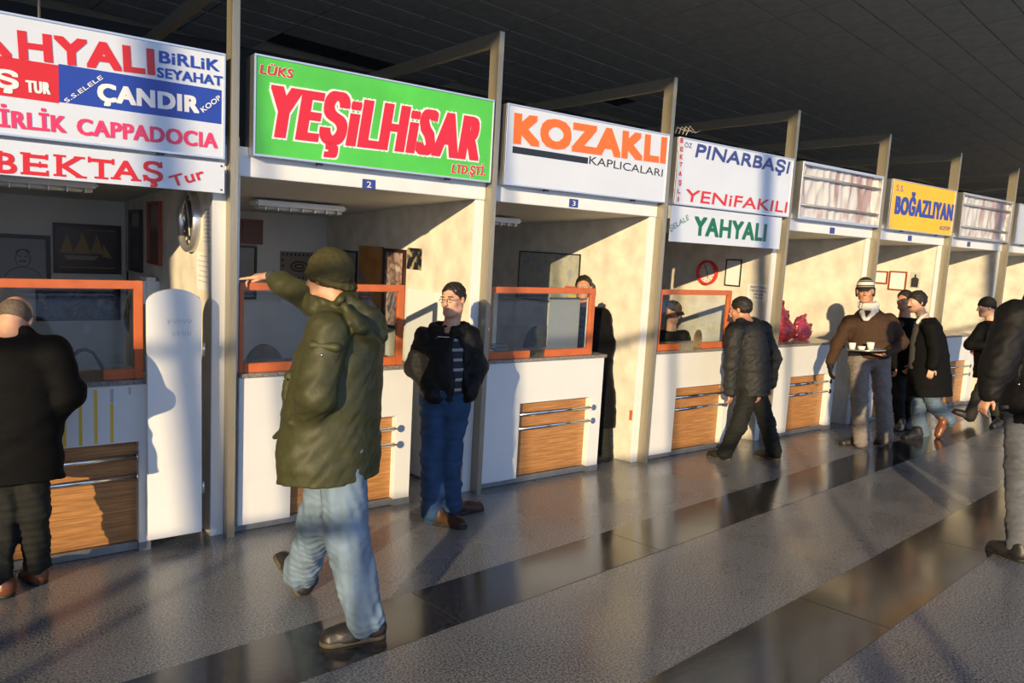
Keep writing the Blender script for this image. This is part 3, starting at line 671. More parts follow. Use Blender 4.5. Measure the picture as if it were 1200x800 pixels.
def trousers(root, J, base, m, h, r=(.098, .072, .062), cuff=.05, seed=3, wr=.006, name='trousers', label=None):
    S = SDF(); hl, hr = J['hl'], J['hr']; pv = (hl+hr)/2+np.array([0, 0, .06])
    S.cone(hl+np.array([0, 0, .04]), hr+np.array([0, 0, .04]), r[0], r[0], .04).cone(pv, pv+np.array([0, 0, .12]), r[0]+.02, r[0]+.015, .05)
    for q in 'lr':
        a = J['an'+q]; kn = J['kn'+q]; d = nz(a-kn)
        S.cone(J['h'+q], kn, r[0], r[1], .035).cone(kn, a+d*(cuff+.03), r[1], r[2], .03)
    S.wrinkle(wr, 28, seed)
    o = S.build(name, m, root, h, base)
    if label: o['label'] = label
    return o
def shoe(root, J, base, q, m, msole, h, up=(0, 0, 1), ln=.285, wd=.05):
    a = J['an'+q]; t = J['toe'+q]; up = nz(up); d = t-a; d = nz(d-np.dot(d, up)*up); sd = np.cross(d, up)
    heel = J.get('heel'+q, a-up*.085-d*.055)
    S = SDF(); P = lambda x, y, z: heel+sd*x+d*y+up*z
    S.cone(P(0, .045, .045), P(0, .05, .10), .045, .043, .02).cone(P(0, .05, .05), P(0, ln*.62, .035), .046, .046, .03)
    S.cone(P(0, ln*.55, .03), P(0, ln-.05, .025), wd, wd*.9, .03).plane(P(0, 0, .012), -up).wrinkle(.0015, 60, 5)
    o = S.build('shoe', m, root, h, base)
    S = SDF(); S.cone(P(0, .045, .012), P(0, .1, .012), .047, .045, .02).cone(P(0, .1, .012), P(0, ln-.055, .012), .045, wd+.003, .02)
    S.plane(P(0, 0, .024), up).plane(P(0, 0, 0), -up)
    S.build('sole', msole, o, h*.8, base)
    return o
def collar(S, c, R, hgt, th, tiltv=(0, 0, 1), k=.01, open_dir=None):
    u = nz(tiltv); n = 14; a, b, _ = frame3((1, .01, 0), u)[0], None, None
    a = nz(np.cross(u, (1, .3, 0))); b = np.cross(u, a)
    for i in range(n):
        t0, t1 = 2*math.pi*i/n, 2*math.pi*(i+1)/n
        p = lambda t: c+(a*math.cos(t)+b*math.sin(t))*R
        if open_dir is not None and np.dot(nz(p((t0+t1)/2)-c), nz(open_dir)) > .8: continue
        for z in (0, hgt*.5, hgt): S.cone(p(t0)+u*z, p(t1)+u*z, th, th, k)
def beanie(root, P, ax, base, m, h, name='beanie', lo=-.004, sc=1.0, roll=True, wr=0.0015):
    S = SDF(); S.ell(P(0, -.016, .042), np.array((.088, .108, .098))*sc, ax, 0)
    cut = P(0, .0, lo); nn = nz(-ax[2]+ax[1]*.35); S.plane(cut, nn)
    if roll:
        n = 18
        for i in range(n):
            t0, t1 = 2*math.pi*i/n, 2*math.pi*(i+1)/n
            p = lambda t: P(.082*math.cos(t), -.016+.1*math.sin(t), lo+.012+.034*math.sin(t))
            S.cone(p(t0), p(t1), .013*sc, .013*sc, .012)
    S.wrinkle(wr, 70, 4)
    return S.build(name, m, root, h*.8, base)
def hair(root, P, ax, base, m, h, line=.045, back=-.05, thick=.010, sc=1.0, extra=None, name='hair', fwd=.06):
    S = SDF(); S.ell(P(0, -.018, .032), np.array((.074+thick, .094+thick, .088+thick))*sc, ax, 0)
    S.plane(P(0, fwd, line), nz(ax[1]*.85-ax[2]*.75)); S.plane(P(0, -.06, back), nz(-ax[2]-ax[1]*.1))
    if extra: extra(S, P)
    S.wrinkle(.005, 110, 9)
    return S.build(name, m, root, h*.7, base)
# ------------------------------------------------------------------ things inside the booths
def wx(i): return PX[i+1]-.07                 # left face of the partition on the right of booth i
def side_thing(name, i, y0, y1, z0, z1, th, builder, lbl, cat, group=None):
    """flat thing hung on the side wall of booth i; local x = out of the wall (towards -x), y, z"""
    B = (wx(i), (y0+y1)/2, (z0+z1)/2); r = row_empty(name, B); builder(r, (y1-y0)/2, (z1-z0)/2, th); tag(r, lbl, cat, group); return r
def framed(frame_m, pic_m, bw=.025):
    def f(r, hy, hz, th):
        for b in ((-th, -.001, -hy, hy, hz-bw, hz), (-th, -.001, -hy, hy, -hz, -hz+bw), (-th, -.001, -hy, -hy+bw, -hz+bw, hz-bw), (-th, -.001, hy-bw, hy, -hz+bw, hz-bw)):
            MB().box(*b).build('frame', frame_m, r, .002)
        MB().box(-th*.5, -.001, -hy+bw, hy-bw, -hz+bw, hz-bw).build('picture', pic_m, r)
    return f
def sheet(m, lines=None):
    def f(r, hy, hz, th):
        MB().box(-th, -.001, -hy, hy, -hz, hz).build('sheet', m, r)
        if lines:
            for k in range(lines):
                z = hz*.8-k*(hz*1.6/lines); w = hy*(.75 if k % 3 else .5)
                MB().box(-th-.001, -th, -w, w, z-.004, z+.004).build('print_line', mat('print_grey', (.48, .48, .50), .6), r)
    return f
def pic_mat(name, cols, scale=4, kind='noise'):
    m = bpy.data.materials.new(name); m.use_nodes = True; n = m.node_tree; b = n.nodes['Principled BSDF']; b.inputs['Roughness'].default_value = .25
    t = n.nodes.new('ShaderNodeTexCoord')
    x = n.nodes.new('ShaderNodeTexNoise' if kind == 'noise' else 'ShaderNodeTexVoronoi'); x.inputs['Scale'].default_value = scale
    r = n.nodes.new('ShaderNodeValToRGB'); cr = r.color_ramp
    while len(cr.elements) < len(cols): cr.elements.new(.5)
    for k, c in enumerate(cols): cr.elements[k].position = .3+.4*k/(len(cols)-1) if kind == 'noise' else k/(len(cols)-1); cr.elements[k].color = (*c, 1)
    n.links.new(t.outputs['Object'], x.inputs[0]); n.links.new(x.outputs['Fac' if kind == 'noise' else 'Distance'], r.inputs[0]); n.links.new(r.outputs[0], b.inputs['Base Color'])
    return m
DKF = mat('dark_frame', (.035, .014, .01), .35); RDF = mat('red_brown_frame', (.30, .05, .02), .35)
# booth 0
def clock(rim, dial, R, i, y, z, lbl, ticks, hand):
    r = row_empty('wall_clock', (wx(i), y, z)); ring = MB()
    n = 40; vs = []; fs = []
    for k in range(n):
        a = 2*math.pi*k/n
        for (x, q) in ((-.001, R), (-.045, R), (-.055, R*.95), (-.045, R*.84), (-.02, R*.82)): vs.append((x, q*math.cos(a), q*math.sin(a)))
    for k in range(n):
        for j in range(4): fs.append((k*5+j, k*5+j+1, ((k+1) % n)*5+j+1, ((k+1) % n)*5+j))
    ring.add(vs, fs, True).build('rim', rim, r)
    MB().tube([(-.001, 0, 0), (-.02, 0, 0)], R*.85, 36).build('dial', dial, r)
    for k in range(12):
        a = math.pi*2*k/12; c, s = math.cos(a), math.sin(a); p = R*.72
        MB().tube([(-.0215, c*p*.86, s*p*.86), (-.0215, c*p, s*p)], R*.03, 6).build('hour_mark', ticks, r)
    for a, l in ((4.45, .5), (1.1, .7)): MB().tube([(-.025, 0, 0), (-.025, math.cos(a)*R*l, math.sin(a)*R*l)], R*.03, 6).build('clock_hand', hand, r)
    tag(r, lbl, 'clock'); return r
clock(M['alu'], mat('clock_black_dial', (.01, .012, .014), .12), .215, 0, .62, 2.075, 'large round black wall clock with silver rim inside the left booth', mat('clock_mark', (.5, .48, .4), .4), MATS['clock_mark'])
side_thing('price_list', 0, .145, .36, 1.89, 2.18, .003, sheet(M['paper'], 9), 'upper printed paper sheet taped beside the round black clock', 'paper')
side_thing('notice_sheet', 0, .17, .50, 1.62, 1.87, .003, sheet(M['paper'], 6), 'lower printed paper sheet below the round black clock', 'paper')
side_thing('picture_frame', 0, 1.5, 1.93, 1.72, 2.22, .03, framed(RDF, pic_mat('dark_painting', [(.02, .012, .01), (.16, .06, .03), (.03, .03, .02)], 6)), 'tall brown framed picture on the side wall left of the black clock', 'picture')
side_thing('picture_frame', 0, 2.2, 2.68, 1.62, 2.16, .03, framed(DKF, pic_mat('darker_painting', [(.015, .012, .012), (.06, .03, .02)], 6)), 'dark framed picture deep on the side wall, beside the room corner', 'picture')
r = row_empty('towel_dispenser', (wx(0), 1.72, 1.5)); MB().box(-.13, -.001, -.16, .16, -.12, .12).build('case', M['doorwhite'], r, .03); MB().box(-.134, -.13, -.09, -.02, -.08, -.04).build('vent_grille', M['kick'], r); tag(r, 'white rounded wall box on the side wall above the arched gate', 'dispenser')
r = row_empty('wall_switch', (wx(0), 1.05, 1.5)); MB().box(-.012, -.001, -.045, .045, -.06, .06).build('plate', M['paper'], r, .003); tag(r, 'small pale switch plate on the lit side wall under the clock', 'switch')
def back_thing(name, x0, x1, z0, z1, builder, lbl, cat):
    B = ((x0+x1)/2, DEPTH, (z0+z1)/2); r = row_empty(name, B); builder(r, (x1-x0)/2, (z1-z0)/2); tag(r, lbl, cat); return r
def bframed(fm, pm, bw=.03, extra=None):
    def f(r, hx, hz):
        for b in ((-hx, hx, -.03, -.001, hz-bw, hz), (-hx, hx, -.03, -.001, -hz, -hz+bw), (-hx, -hx+bw, -.03, -.001, -hz+bw, hz-bw), (hx-bw, hx, -.03, -.001, -hz+bw, hz-bw)): MB().box(*b).build('frame', fm, r, .002)
        MB().box(-hx+bw, hx-bw, -.012, -.001, -hz+bw, hz-bw).build('picture', pm, r)
        if extra: extra(r, hx, hz)
    return f
def sails(r, hx, hz):
    w = mat('sail_gold', (.30, .19, .065), .4); hull = mat('hull_straw', (.28, .25, .19), .4)
    hp = MB().prism([(-.17, -.10), (.05, -.10), (.09, -.065), (-.19, -.06)], -.02, -.013).build('ship_hull', hull, r)
    for x, s in ((-.17, .055), (-.05, .075), (.07, .055)):
        MB().prism([(x-s, -.04), (x+s, -.045), (x+s*.5, .06), (x, .12+s*.4), (x-s*.3, .06)], -.02, -.013).build('sail', w, r)
    MB().prism([(.12, -.07), (.2, -.08), (.125, .05)], -.02, -.013).build('sail', w, r)
    for b in ((-hx+.05, hx-.05, hz-.058, hz-.05), (-hx+.05, hx-.05, -hz+.05, -hz+.058)): MB().box(b[0], b[1], -.016, -.012, b[2], b[3]).build('gilt_line', w, r)
back_thing('framed_ship_picture', .84, 1.39, 1.56, 2.01, bframed(DKF, mat('ship_ground', (.045, .022, .014), .3), extra=sails), 'dark framed picture of a sailing ship with golden sails in the left booth', 'picture')
def portrait(r, hx, hz):
    g_ = mat('pencil_grey', (.20, .20, .21), .7)
    loop = [(.055*math.cos(t)*(1-.12*math.sin(t)), -.02, .03+.075*math.sin(t)) for t in np.linspace(0, 2*math.pi, 22)]
    MB().tube(loop, .003, 5).build('pencil_line', g_, r); MB().tube([(-.14, -.02, -.14), (-.10, -.02, -.08), (-.03, -.02, -.05), (.03, -.02, -.05), (.10, -.02, -.08), (.14, -.02, -.14)], .003, 5).build('pencil_line', g_, r)
    MB().tube([(-.025, -.02, .0), (0, -.02, .006), (.025, -.02, .0)], .006, 5).build('pencil_line', g_, r)
    for s in (-1, 1): MB().tube([(s*.012, -.02, .045), (s*.035, -.02, .048)], .004, 5).build('pencil_line', g_, r)
    MB().tube([(-.05, -.02, .08), (-.03, -.02, .10), (.0, -.02, .106), (.03, -.02, .10), (.05, -.02, .08)], .006, 5).build('pencil_line', g_, r)
back_thing('framed_portrait_drawing', .40, .82, 1.42, 1.89, bframed(DKF, mat('drawing_paper', (.34, .35, .37), .6), .035, portrait), 'black framed pencil portrait drawing of a man in the left booth', 'picture')
back_thing('photo_board', .70, 1.38, 1.13, 1.42, bframed(DKF, pic_mat('photo_collage', [(.02, .02, .03), (.10, .14, .24), (.03, .02, .02), (.30, .28, .28)], 9), .02), 'wide dark board of small photographs low behind the left ticket window', 'picture')
back_thing('note_sheet', 1.07, 1.13, 1.01, 1.09, lambda r, hx, hz: MB().box(-hx, hx, -.005, -.001, -hz, hz).build('sheet', M['paper'], r) and None, 'small square white note on the back wall low behind the left window', 'paper')
r = row_empty('hanging_garland', (1.42, 2.85, 1.25)); MB().tube([(0, 0, .35), (.01, 0, .1), (-.01, 0, -.1), (.0, 0, -.22)], [.006, .02, .028, .012], 8).build('strand', M['black'], r); tag(r, 'thin dark hanging strand in the corner behind the left window', 'ornament')
# swing gate
B = (1.02, -.02, .03); r = row_empty('swing_gate', B)
prof = [(0, .0), (.315, .03)]+[(.158+.157*math.cos(t)*1.0-.008*(1 if t < 10 else 0), 1.53+.09*math.sin(t)) for t in np.linspace(0, math.pi, 14)]
prof[0] = (.0, .05); prof[1] = (.318, .05)
MB().prism([(x-.01, z) for x, z in prof], 0, .035).build('leaf', M['doorwhite'], r, .002)
rg_ = np.random.RandomState(4)
for (x0, z0, n) in ((.10, 1.42, 5), (.125, 1.345, 4)):
    for k in range(n):
        pts = [(x0+k*.03, -.002, z0+.018), (x0+k*.03+.004, -.002, z0-.012), (x0+k*.03+.016, -.002, z0-.012+rg_.rand()*.02), (x0+k*.03+.018, -.002, z0+.012)]
        MB().tube(pts, .0009, 4).build('pen_mark', mat('pen_grey', (.30, .30, .31), .6), r)
for z in (.3, 1.2): MB().tube([(.318, .018, z), (.318, .018, z+.08)], .009, 8).build('hinge', M['alu'], r)
tag(r, 'white arched swing gate with faint pen scribble between counter and steel post', 'gate')
# booth 0 lamp of black flex beside the window
pts = [loc(u, v, 1, .35) for u, v in ((86, 416), (92, 411), (100, 409), (109, 413), (116, 423), (122, 435))]
r = row_empty('black_cable', pts[0]); MB().tube([p-pts[0] for p in pts], .012, 10).build('cable', M['black'], r); tag(r, 'black cable curving up behind the left ticket window slot', 'cable')
# ceiling lamps
def lamp(x0, x1, y, lbl):
    z = 2.368-.049*y; B = (x0, y, z); r = row_empty('ceiling_lamp', B); w = x1-x0
    MB().box(0, w, -.11, .11, -.05, -.004).build('housing', M['doorwhite'], r, .015)
    for yy in (-.06, .0, .06): MB().tube([(.03, yy, -.064), (w-.03, yy, -.064)], .014, 10).build('tube', mat('tube_glass', (.75, .75, .72), .3), r)
    for xx in np.linspace(.08, w-.08, 7): MB().box(xx-.003, xx+.003, -.1, .1, -.085, -.051).build('louvre', M['alu'], r)
    tag(r, lbl, 'lamp')
lamp(.10, .92, 1.2, 'long unlit ceiling lamp inside the left booth under the white plate')
lamp(2.12, 2.92, 1.5, 'long unlit ceiling lamp inside the booth under the green sign')
lamp(4.05, 4.72, 1.3, 'unlit ceiling lamp inside the booth under the orange lettered sign')
# booth 1 wall things
side_thing('picture_frame', 1, 2.2, 2.75, 1.52, 1.89, .02, framed(M['black'], mat('pale_print', (.30, .31, .33), .4), .02), 'thin black framed pale print right of the green beanie', 'picture')
side_thing('poster', 1, 1.64, 2.17, 1.12, 1.95, .006, sheet(pic_mat('orange_poster', [(.42, .13, .02), (.50, .22, .02), (.20, .16, .16)], 5)), 'orange and yellow poster on the wall behind the green parka', 'poster')
side_thing('picture_frame', 1, 1.19, 1.61, 1.20, 1.94, .03, framed(DKF, pic_mat('street_photo', [(.55, .50, .44), (.20, .10, .08), (.50, .38, .34), (.10, .09, .12)], 7), .03), 'tall dark framed picture beside the orange poster', 'picture')
side_thing('photo_print', 1, .92, 1.18, 1.77, 1.96, .004, sheet(pic_mat('night_photo', [(.01, .01, .012), (.02, .02, .03), (.45, .38, .20)], 14)), 'small dark photograph pinned above the man with glasses', 'photo')
side_thing('carpet_picture', 1, 2.76, 2.92, 1.5, 1.87, .01, sheet(pic_mat('brown_print', [(.06, .04, .03), (.2, .16, .12)], 9)), 'narrow brown print in the room corner beside the black frame', 'picture')
def carpet(r, hx, hz):
    d = mat('carpet_dark', (.05, .03, .025), .7)
    MB().box(-hx, hx, -.006, -.001, -hz, hz).build('sheet', mat('carpet_beige', (.26, .21, .16), .7), r)
    for k in range(9):
        for zz in (hz*.8, -hz*.8): MB().box(-hx*.86+k*hx*.215-.009, -hx*.86+k*hx*.215+.009, -.009, -.006, zz-.012, zz+.012).build('motif', d, r)
    for zz in (-.06, 0, .06):
        for s in (-.86, .86): MB().box(hx*s-.01, hx*s+.01, -.009, -.006, zz-.012, zz+.012).build('motif', d, r)
    lp = [(.09*math.cos(t), -.009, .05*math.sin(t)) for t in np.linspace(0, 2*math.pi, 26)]; MB().tube(lp, .007, 5).build('motif', d, r)
    lp = [(.05*math.cos(t), -.009, .022*math.sin(t)) for t in np.linspace(0, 2*math.pi, 20)]; MB().tube(lp, .007, 5).build('motif', d, r)
back_thing('patterned_wall_sheet', 2.91, 3.33, 1.53, 1.84, carpet, 'beige sheet with dark dot border and oval behind the raised hand', 'poster')
back_thing('note_sheet', 2.93, 3.08, 1.28, 1.40, lambda r, hx, hz: (MB().box(-hx, hx, -.005, -.001, -hz, hz).build('sheet', M['paper'], r), MB().box(-hx*.7, hx*.7, -.007, -.005, -.01, .02).build('print_block', M['kick'], r)) and None, 'white note sheet on the back wall beneath the patterned sheet', 'paper')
back_thing('framed_mirror', 2.46, 2.66, 1.33, 1.88, bframed(M['black'], mat('grey_print', (.12, .13, .14), .2), .02), 'black framed grey picture left of the pointing hand', 'picture')
back_thing('wall_cupboard', 2.44, 2.66, 1.90, 2.15, lambda r, hx, hz: (MB().box(-hx, hx, -.20, -.001, -hz, hz).build('body', RDF, r, .004), MB().box(-hx+.01, hx-.01, -.212, -.201, -hz+.01, hz-.01).build('door', mat('cupboard_door', (.10, .025, .015), .4), r, .002)) and None, 'dark red-brown cupboard high on the back wall at the left', 'cupboard')
# chairs behind the windows
def chair(x, y, zt, lbl, m):
    B = (x, y, -.08); r = row_empty('office_chair', B)
    prof = [(.17*math.cos(t), .0+.26*math.sin(t)) for t in np.linspace(-.3, math.pi+.3, 16)]
    MB().prism([(a, b+zt-.26+.08) for a, b in prof], -.03, .04).build('backrest', m, r, .012)
    MB().box(-.22, .22, -.48, -.06, .5, .57).build('seat', m, r, .02)
    MB().tube([(0, .02, .5), (0, .04, zt-.25)], .02, 8).build('back_support', M['black'], r)
    MB().tube([(0, -.25, .1), (0, -.25, .5)], .03, 8).build('column', M['darkmetal'], r)
    for k in range(5):
        a = k*2*math.pi/5; MB().tube([(0, -.25, .1), (.26*math.cos(a), -.25+.26*math.sin(a), .05)], .02, 6).build('foot', M['darkmetal'], r)
    tag(r, lbl, 'chair'); return r
brn = mat('brown_upholstery', (.16, .11, .07), .8)
q = loc(315, 405, 1, 1.0); chair(q[0], 1.1, q[2], 'round-backed brown chair behind the window left of the green parka', brn)
q = loc(638, 383, 1, 1.1); chair(q[0], 1.2, q[2], 'dark round-backed chair behind the window slot under the orange lettered sign', mat('dark_upholstery', (.05, .05, .045), .8))
# white board leaning in booth 1 passage
q0, q1 = loc(481, 337, 0, wx(1)-.02), loc(530, 337, 0, wx(1)-.02)
B = (wx(1), .75, .0); r = row_empty('leaning_board', B); MB().box(-.03, -.004, -.36, .36, -.06, 1.60).build('panel', M['doorwhite'], r, .003); tag(r, 'tall white board against the partition behind the man with glasses', 'board')
# booth 2: map, folders, label
def mapb(r, hy, hz, th):
    MB().box(-th, -.001, -hy, hy, -hz, hz).build('sheet', pic_mat('road_map', [(.30, .33, .30), (.42, .42, .34), (.28, .32, .38)], 9), r)
    for b in ((-th-.006, -.001, -hy-.012, hy+.012, hz, hz+.012), (-th-.006, -.001, -hy-.012, hy+.012, -hz-.012, -hz), (-th-.006, -.001, -hy-.012, -hy, -hz, hz), (-th-.006, -.001, hy, hy+.012, -hz, hz)): MB().box(*b).build('border', M['black'], r)
    MB().box(-th-.002, -th, -hy+.02, -hy+.14, -hz+.01, -hz+.10).build('legend', mat('map_yellow', (.6, .5, .08), .5), r)
    MB().box(-th-.002, -th, -hy+.03, -hy+.2, -hz+.16, -hz+.19).build('legend', mat('map_red', (.5, .1, .08), .5), r)
side_thing('wall_map', 2, 1.05, 2.08, 1.45, 1.97, .008, mapb, 'large black bordered map on the wall under the orange lettered sign', 'map')
q = loc(657, 408, 1, .45); B = (q[0], .40, 1.092); r = row_empty('ring_binder', B)
MB().box(-.03, .03, 0, .2, 0, .27).build('cover', mat('binder_red', (.40, .02, .03), .4), r, .004); MB().box(-.055, -.031, .0, .2, .005, .265).build('spine', M['paper'], r, .002); MB().box(-.01, .03, .02, .18, .27, .33).build('blue_file', C_NAVY, r); tag(r, 'red and white ring binder standing inside the third window', 'binder')
r['label'] = 'red and white ring binder standing inside the window under the orange lettered sign'
B = (4.78, .2, 1.09); r = row_empty('white_screen_board', B); MB().box(0, .07, .0, .025, 0, .585).build('panel', M['doorwhite'], r, .003); tag(r, 'narrow white upright board beside the window in front of the peering man', 'board')
r = row_empty('grey_board', (4.50, .28, 1.09)); MB().box(-.11, .25, 0, .012, 0, .50).build('panel', mat('greyboard', (.36, .37, .37), .5), r); tag(r, 'grey sheet standing behind the right part of the window before the peering man', 'board')
r = row_empty('orange_label', (wx(2), .16, .45)); MB().box(-.003, -.001, -.02, .02, -.05, .05).build('sticker', M['orange'], r); tag(r, 'small orange sticker low on the lit partition beside the third post', 'sticker')
r = row_empty('window_post', (3.95, .5, 1.09)); MB().box(-.02, .02, 0, .03, 0, .55).build('profile', mat('cream_profile', (.6, .55, .4), .5), r); tag(r, 'thin pale upright inside the window right of the man with glasses', 'post')
# paper heap on the desk in booth 2
r = row_empty('paper_heap', (3.85, .35, 1.09)); rg_ = np.random.RandomState(3)
for k in range(7):
    x, y, z = rg_.rand()*.3-.15, rg_.rand()*.1, k*.012; MB().box(x-.07, x+.07, y-.05, y+.05, z, z+.009).build('paper_sheet', M['paper'] if k % 2 else M['kick'], r)
tag(r, 'low heap of papers on the desk behind the left part of the third window', 'papers')
# booth 3
clock(mat('clock_red_rim', (.62, .03, .02), .3), mat('clock_white_dial', (.66, .62, .55), .4), .145, 3, .96, 1.845, 'round red-rimmed wall clock with pale dial', mat('clock_dark_mark', (.05, .04, .04), .4), MATS['clock_dark_mark'])
side_thing('picture_frame', 3, .49, .71, 1.71, 2.02, .015, framed(M['black'], M['paper'], .014), 'small black framed white document right of the red clock', 'picture')
def notice(r, hy, hz, th):
    MB().box(-th, -.001, -hy, hy, -hz, hz).build('sheet', M['paper'], r)
    for txt, z, h, w in (('BEKTAŞLI', .045, .026, .11), ('YENiFAKILI', .005, .026, .12), ('09:00', -.035, .028, .06), ('19:30', -.072, .026, .055)):
        v, f = text_mesh(txt, .01); v = v-[v[:, 0].min(), 0]; v[:, 0] = v[:, 0]/v[:, 0].max()*2*w-w
        mb = MB(); mb.v = [(-th-.001, -a, z+b/CAP*h) for a, b in v]; mb.f = f; mb.sm = [False]*len(f); mb.build('lettering', C_BLK, r)
side_thing('notice_sheet', 3, .09, .385, 1.57, 1.76, .003, notice, 'white printed notice right of the red clock, above the stooping man', 'notice')
q = loc(810, 408, 1, .15); B = (q[0], .075, 1.089); r = row_empty('oval_wooden_block', B)
MB().prism([(.055*math.cos(t), .10+.10*math.sin(t)) for t in np.linspace(-.5*math.pi, 1.5*math.pi, 20, endpoint=False)], -.012, .012).build('block', mat('cork_brown', (.24, .17, .09), .7, noise=.2, nscale=30), r, .003)
MB().box(-.05, .05, -.02, .02, 0, .012).build('foot', brn, r); tag(r, 'brown oval plate standing in the slot of the fourth ticket window', 'plate')
# booth 5 pictures
side_thing('certificate_frame', 5, .78, 1.0, 1.78, 1.97, .02, framed(RDF, M['paper'], .02), 'small red framed certificate left of the larger red frame', 'picture')
side_thing('certificate_frame', 5, .50, .76, 1.70, 1.98, .02, framed(RDF, M['paper'], .02), 'larger red framed certificate above the man in the black coat', 'picture')
def soldier(r, hy, hz, th):
    MB().box(-th, -.001, -hy, hy, -hz, hz).build('sheet', mat('pale_green_print', (.50, .52, .44), .5), r); k_ = mat('figure_dark', (.03, .03, .03), .6)
    mb = MB(); mb.v = [(-th-.001, y, z) for y, z in ((-.05, -.10), (.05, -.10), (.055, .02), (.02, .045), (-.02, .045), (-.055, .02))]; mb.f = [(0, 1, 2, 3, 4, 5)]; mb.sm = [False]; mb.build('printed_figure', k_, r)
    MB().ellipsoid((-th-.0005, 0, .065), (.0008, .015, .022), 12, 6).build('printed_head', k_, r)
side_thing('figure_poster', 5, .31, .46, 1.75, 1.98, .004, soldier, 'small pale poster of a dark standing figure right of the red frames', 'poster')
# red plastic bags
def bag(x, y, s, lbl, seed, m, ears):
    z0 = 1.088; B = (x, y, z0); r = row_empty('plastic_bag', B); w = np.zeros(3)
    S = SDF(); S.ell((0, 0, .08*s), np.array((.15, .10, .10))*s, None, .04).ell((-.03*s, 0, .16*s), np.array((.09, .07, .12))*s, None, .05)
    for (a, b, c) in ears:
        S.cone((a*.5*s, 0, .17*s), (a*s, b, c*s), .035*s, .016*s, .03)
        S.cone((a*s, b, c*s), ((a+.05)*s, b, (c+.02)*s), .014*s, .010*s, .02).cone(((a+.05)*s, b, (c+.02)*s), ((a+.06)*s, b, (c-.08)*s), .010*s, .016*s, .02)
    S.wrinkle(.009, 45, seed); S.plane((0, 0, .004), (0, 0, -1))
    S.build('bag_body', m, r, .008, w); tag(r, lbl, 'bag'); return r
rb = mat('red_plastic_film', (.36, .03, .045), .28, noise=.35, nscale=14, trans=.25, coat=.3)
bag(8.02, .34, 1.45, 'tall red plastic bag next to the post, left of the pair on the counter', 3, rb, ((-.05, 0, .30), (.06, .02, .22)))
bag(8.46, .34, 1.05, 'lower red plastic bag with purple contents, right of the pair on the counter', 8, mat('red_purple_film', (.30, .035, .075), .28, noise=.5, nscale=9, trans=.2, coat=.3), ((.0, 0, .27), (.14, .0, .16)))
# loose wires on top of the white and blue sign, hanging rod
q = loc(800, 155, 1, .05); r = row_empty('loose_wires', q)
for k in range(4):
    pts = [(k*.05-.1, 0, -.02), (k*.06-.06, .02, .04+k*.012), (k*.05+.04, .01, .02), (k*.05+.12, .02, .03+.02*(k % 2))]; MB().tube(pts, .004, 6).build('wire', mat('pale_wire', (.35, .33, .26), .5), r)
tag(r, 'tangle of thin pale wires on top of the blue and red lettered sign', 'wires')
q = loc(46, 26, 1, .7); tp = loc(45, -30, 1, .7); B = q; r = row_empty('hanging_rod', q); MB().tube([(0, 0, -.15), tuple(tp-q+np.array([0, 0, 1.2]))], .008, 8).build('rod', M['alu'], r); tag(r, 'thin light metal rod rising behind the top left sign', 'rod')
# ------------------------------------------------------------------ the people
def A(z0):
    def f(u, v, dz=0): return at(u, v, z0+dz)
    return f
def xdir(z0, du, dz, dv=0):             # direction: image right, away, image down
    return nz(RIGHT*du+FWD*dz-UP*dv)
def latyaw(f):                          # lateral axis angle of a body that faces f
    return math.atan2(-f[0], f[1])
def cloth(name, c, **k):
    return mat(name, c, k.get('rough', .8), noise=k.get('noise', .15), nscale=k.get('nscale', 40), bump=k.get('bump', .2), bscale=k.get('bscale', 180), spec=k.get('spec', .3))
OLV = cloth('olive_parka_cloth', (.042, .044, .018), noise=.12, spec=.4, rough=.55)
BLKC = cloth('black_wool', (.0045, .0045, .005), spec=.12); BLKJ = cloth('black_nylon', (.007, .007, .008), rough=.6, spec=.22)
DKJ = cloth('charcoal_quilt', (.020, .021, .022), rough=.6, spec=.25); BRN = cloth('brown_knit', (.050, .026, .014), bump=.5, bscale=120)
JEAN = cloth('light_denim', (.135, .195, .275), noise=.3, nscale=7, bscale=300); JEANB = cloth('blue_denim', (.018, .048, .115), noise=.3, nscale=8, bscale=300)
JEANC = cloth('faded_denim', (.085, .13, .19), noise=.3, nscale=8); GRY = cloth('grey_trouser', (.17, .15, .14)); GRYB = cloth('slate_trouser', (.11, .12, .145)); DKT = cloth('dark_trouser', (.010, .011, .010))
BOOT = mat('black_boot', (.018, .017, .017), .45, bump=.2, bscale=60); BRSH = mat('brown_leather', (.14, .045, .018), .35); SOLE = mat('boot_sole', (.06, .05, .035), .7); BSOLE = mat('black_sole', (.012, .012, .012), .6)
WHT = cloth('white_scarf', (.62, .60, .55)); GLV = cloth('black_glove', (.010, .010, .010))
def full(J, names, z):
    return J
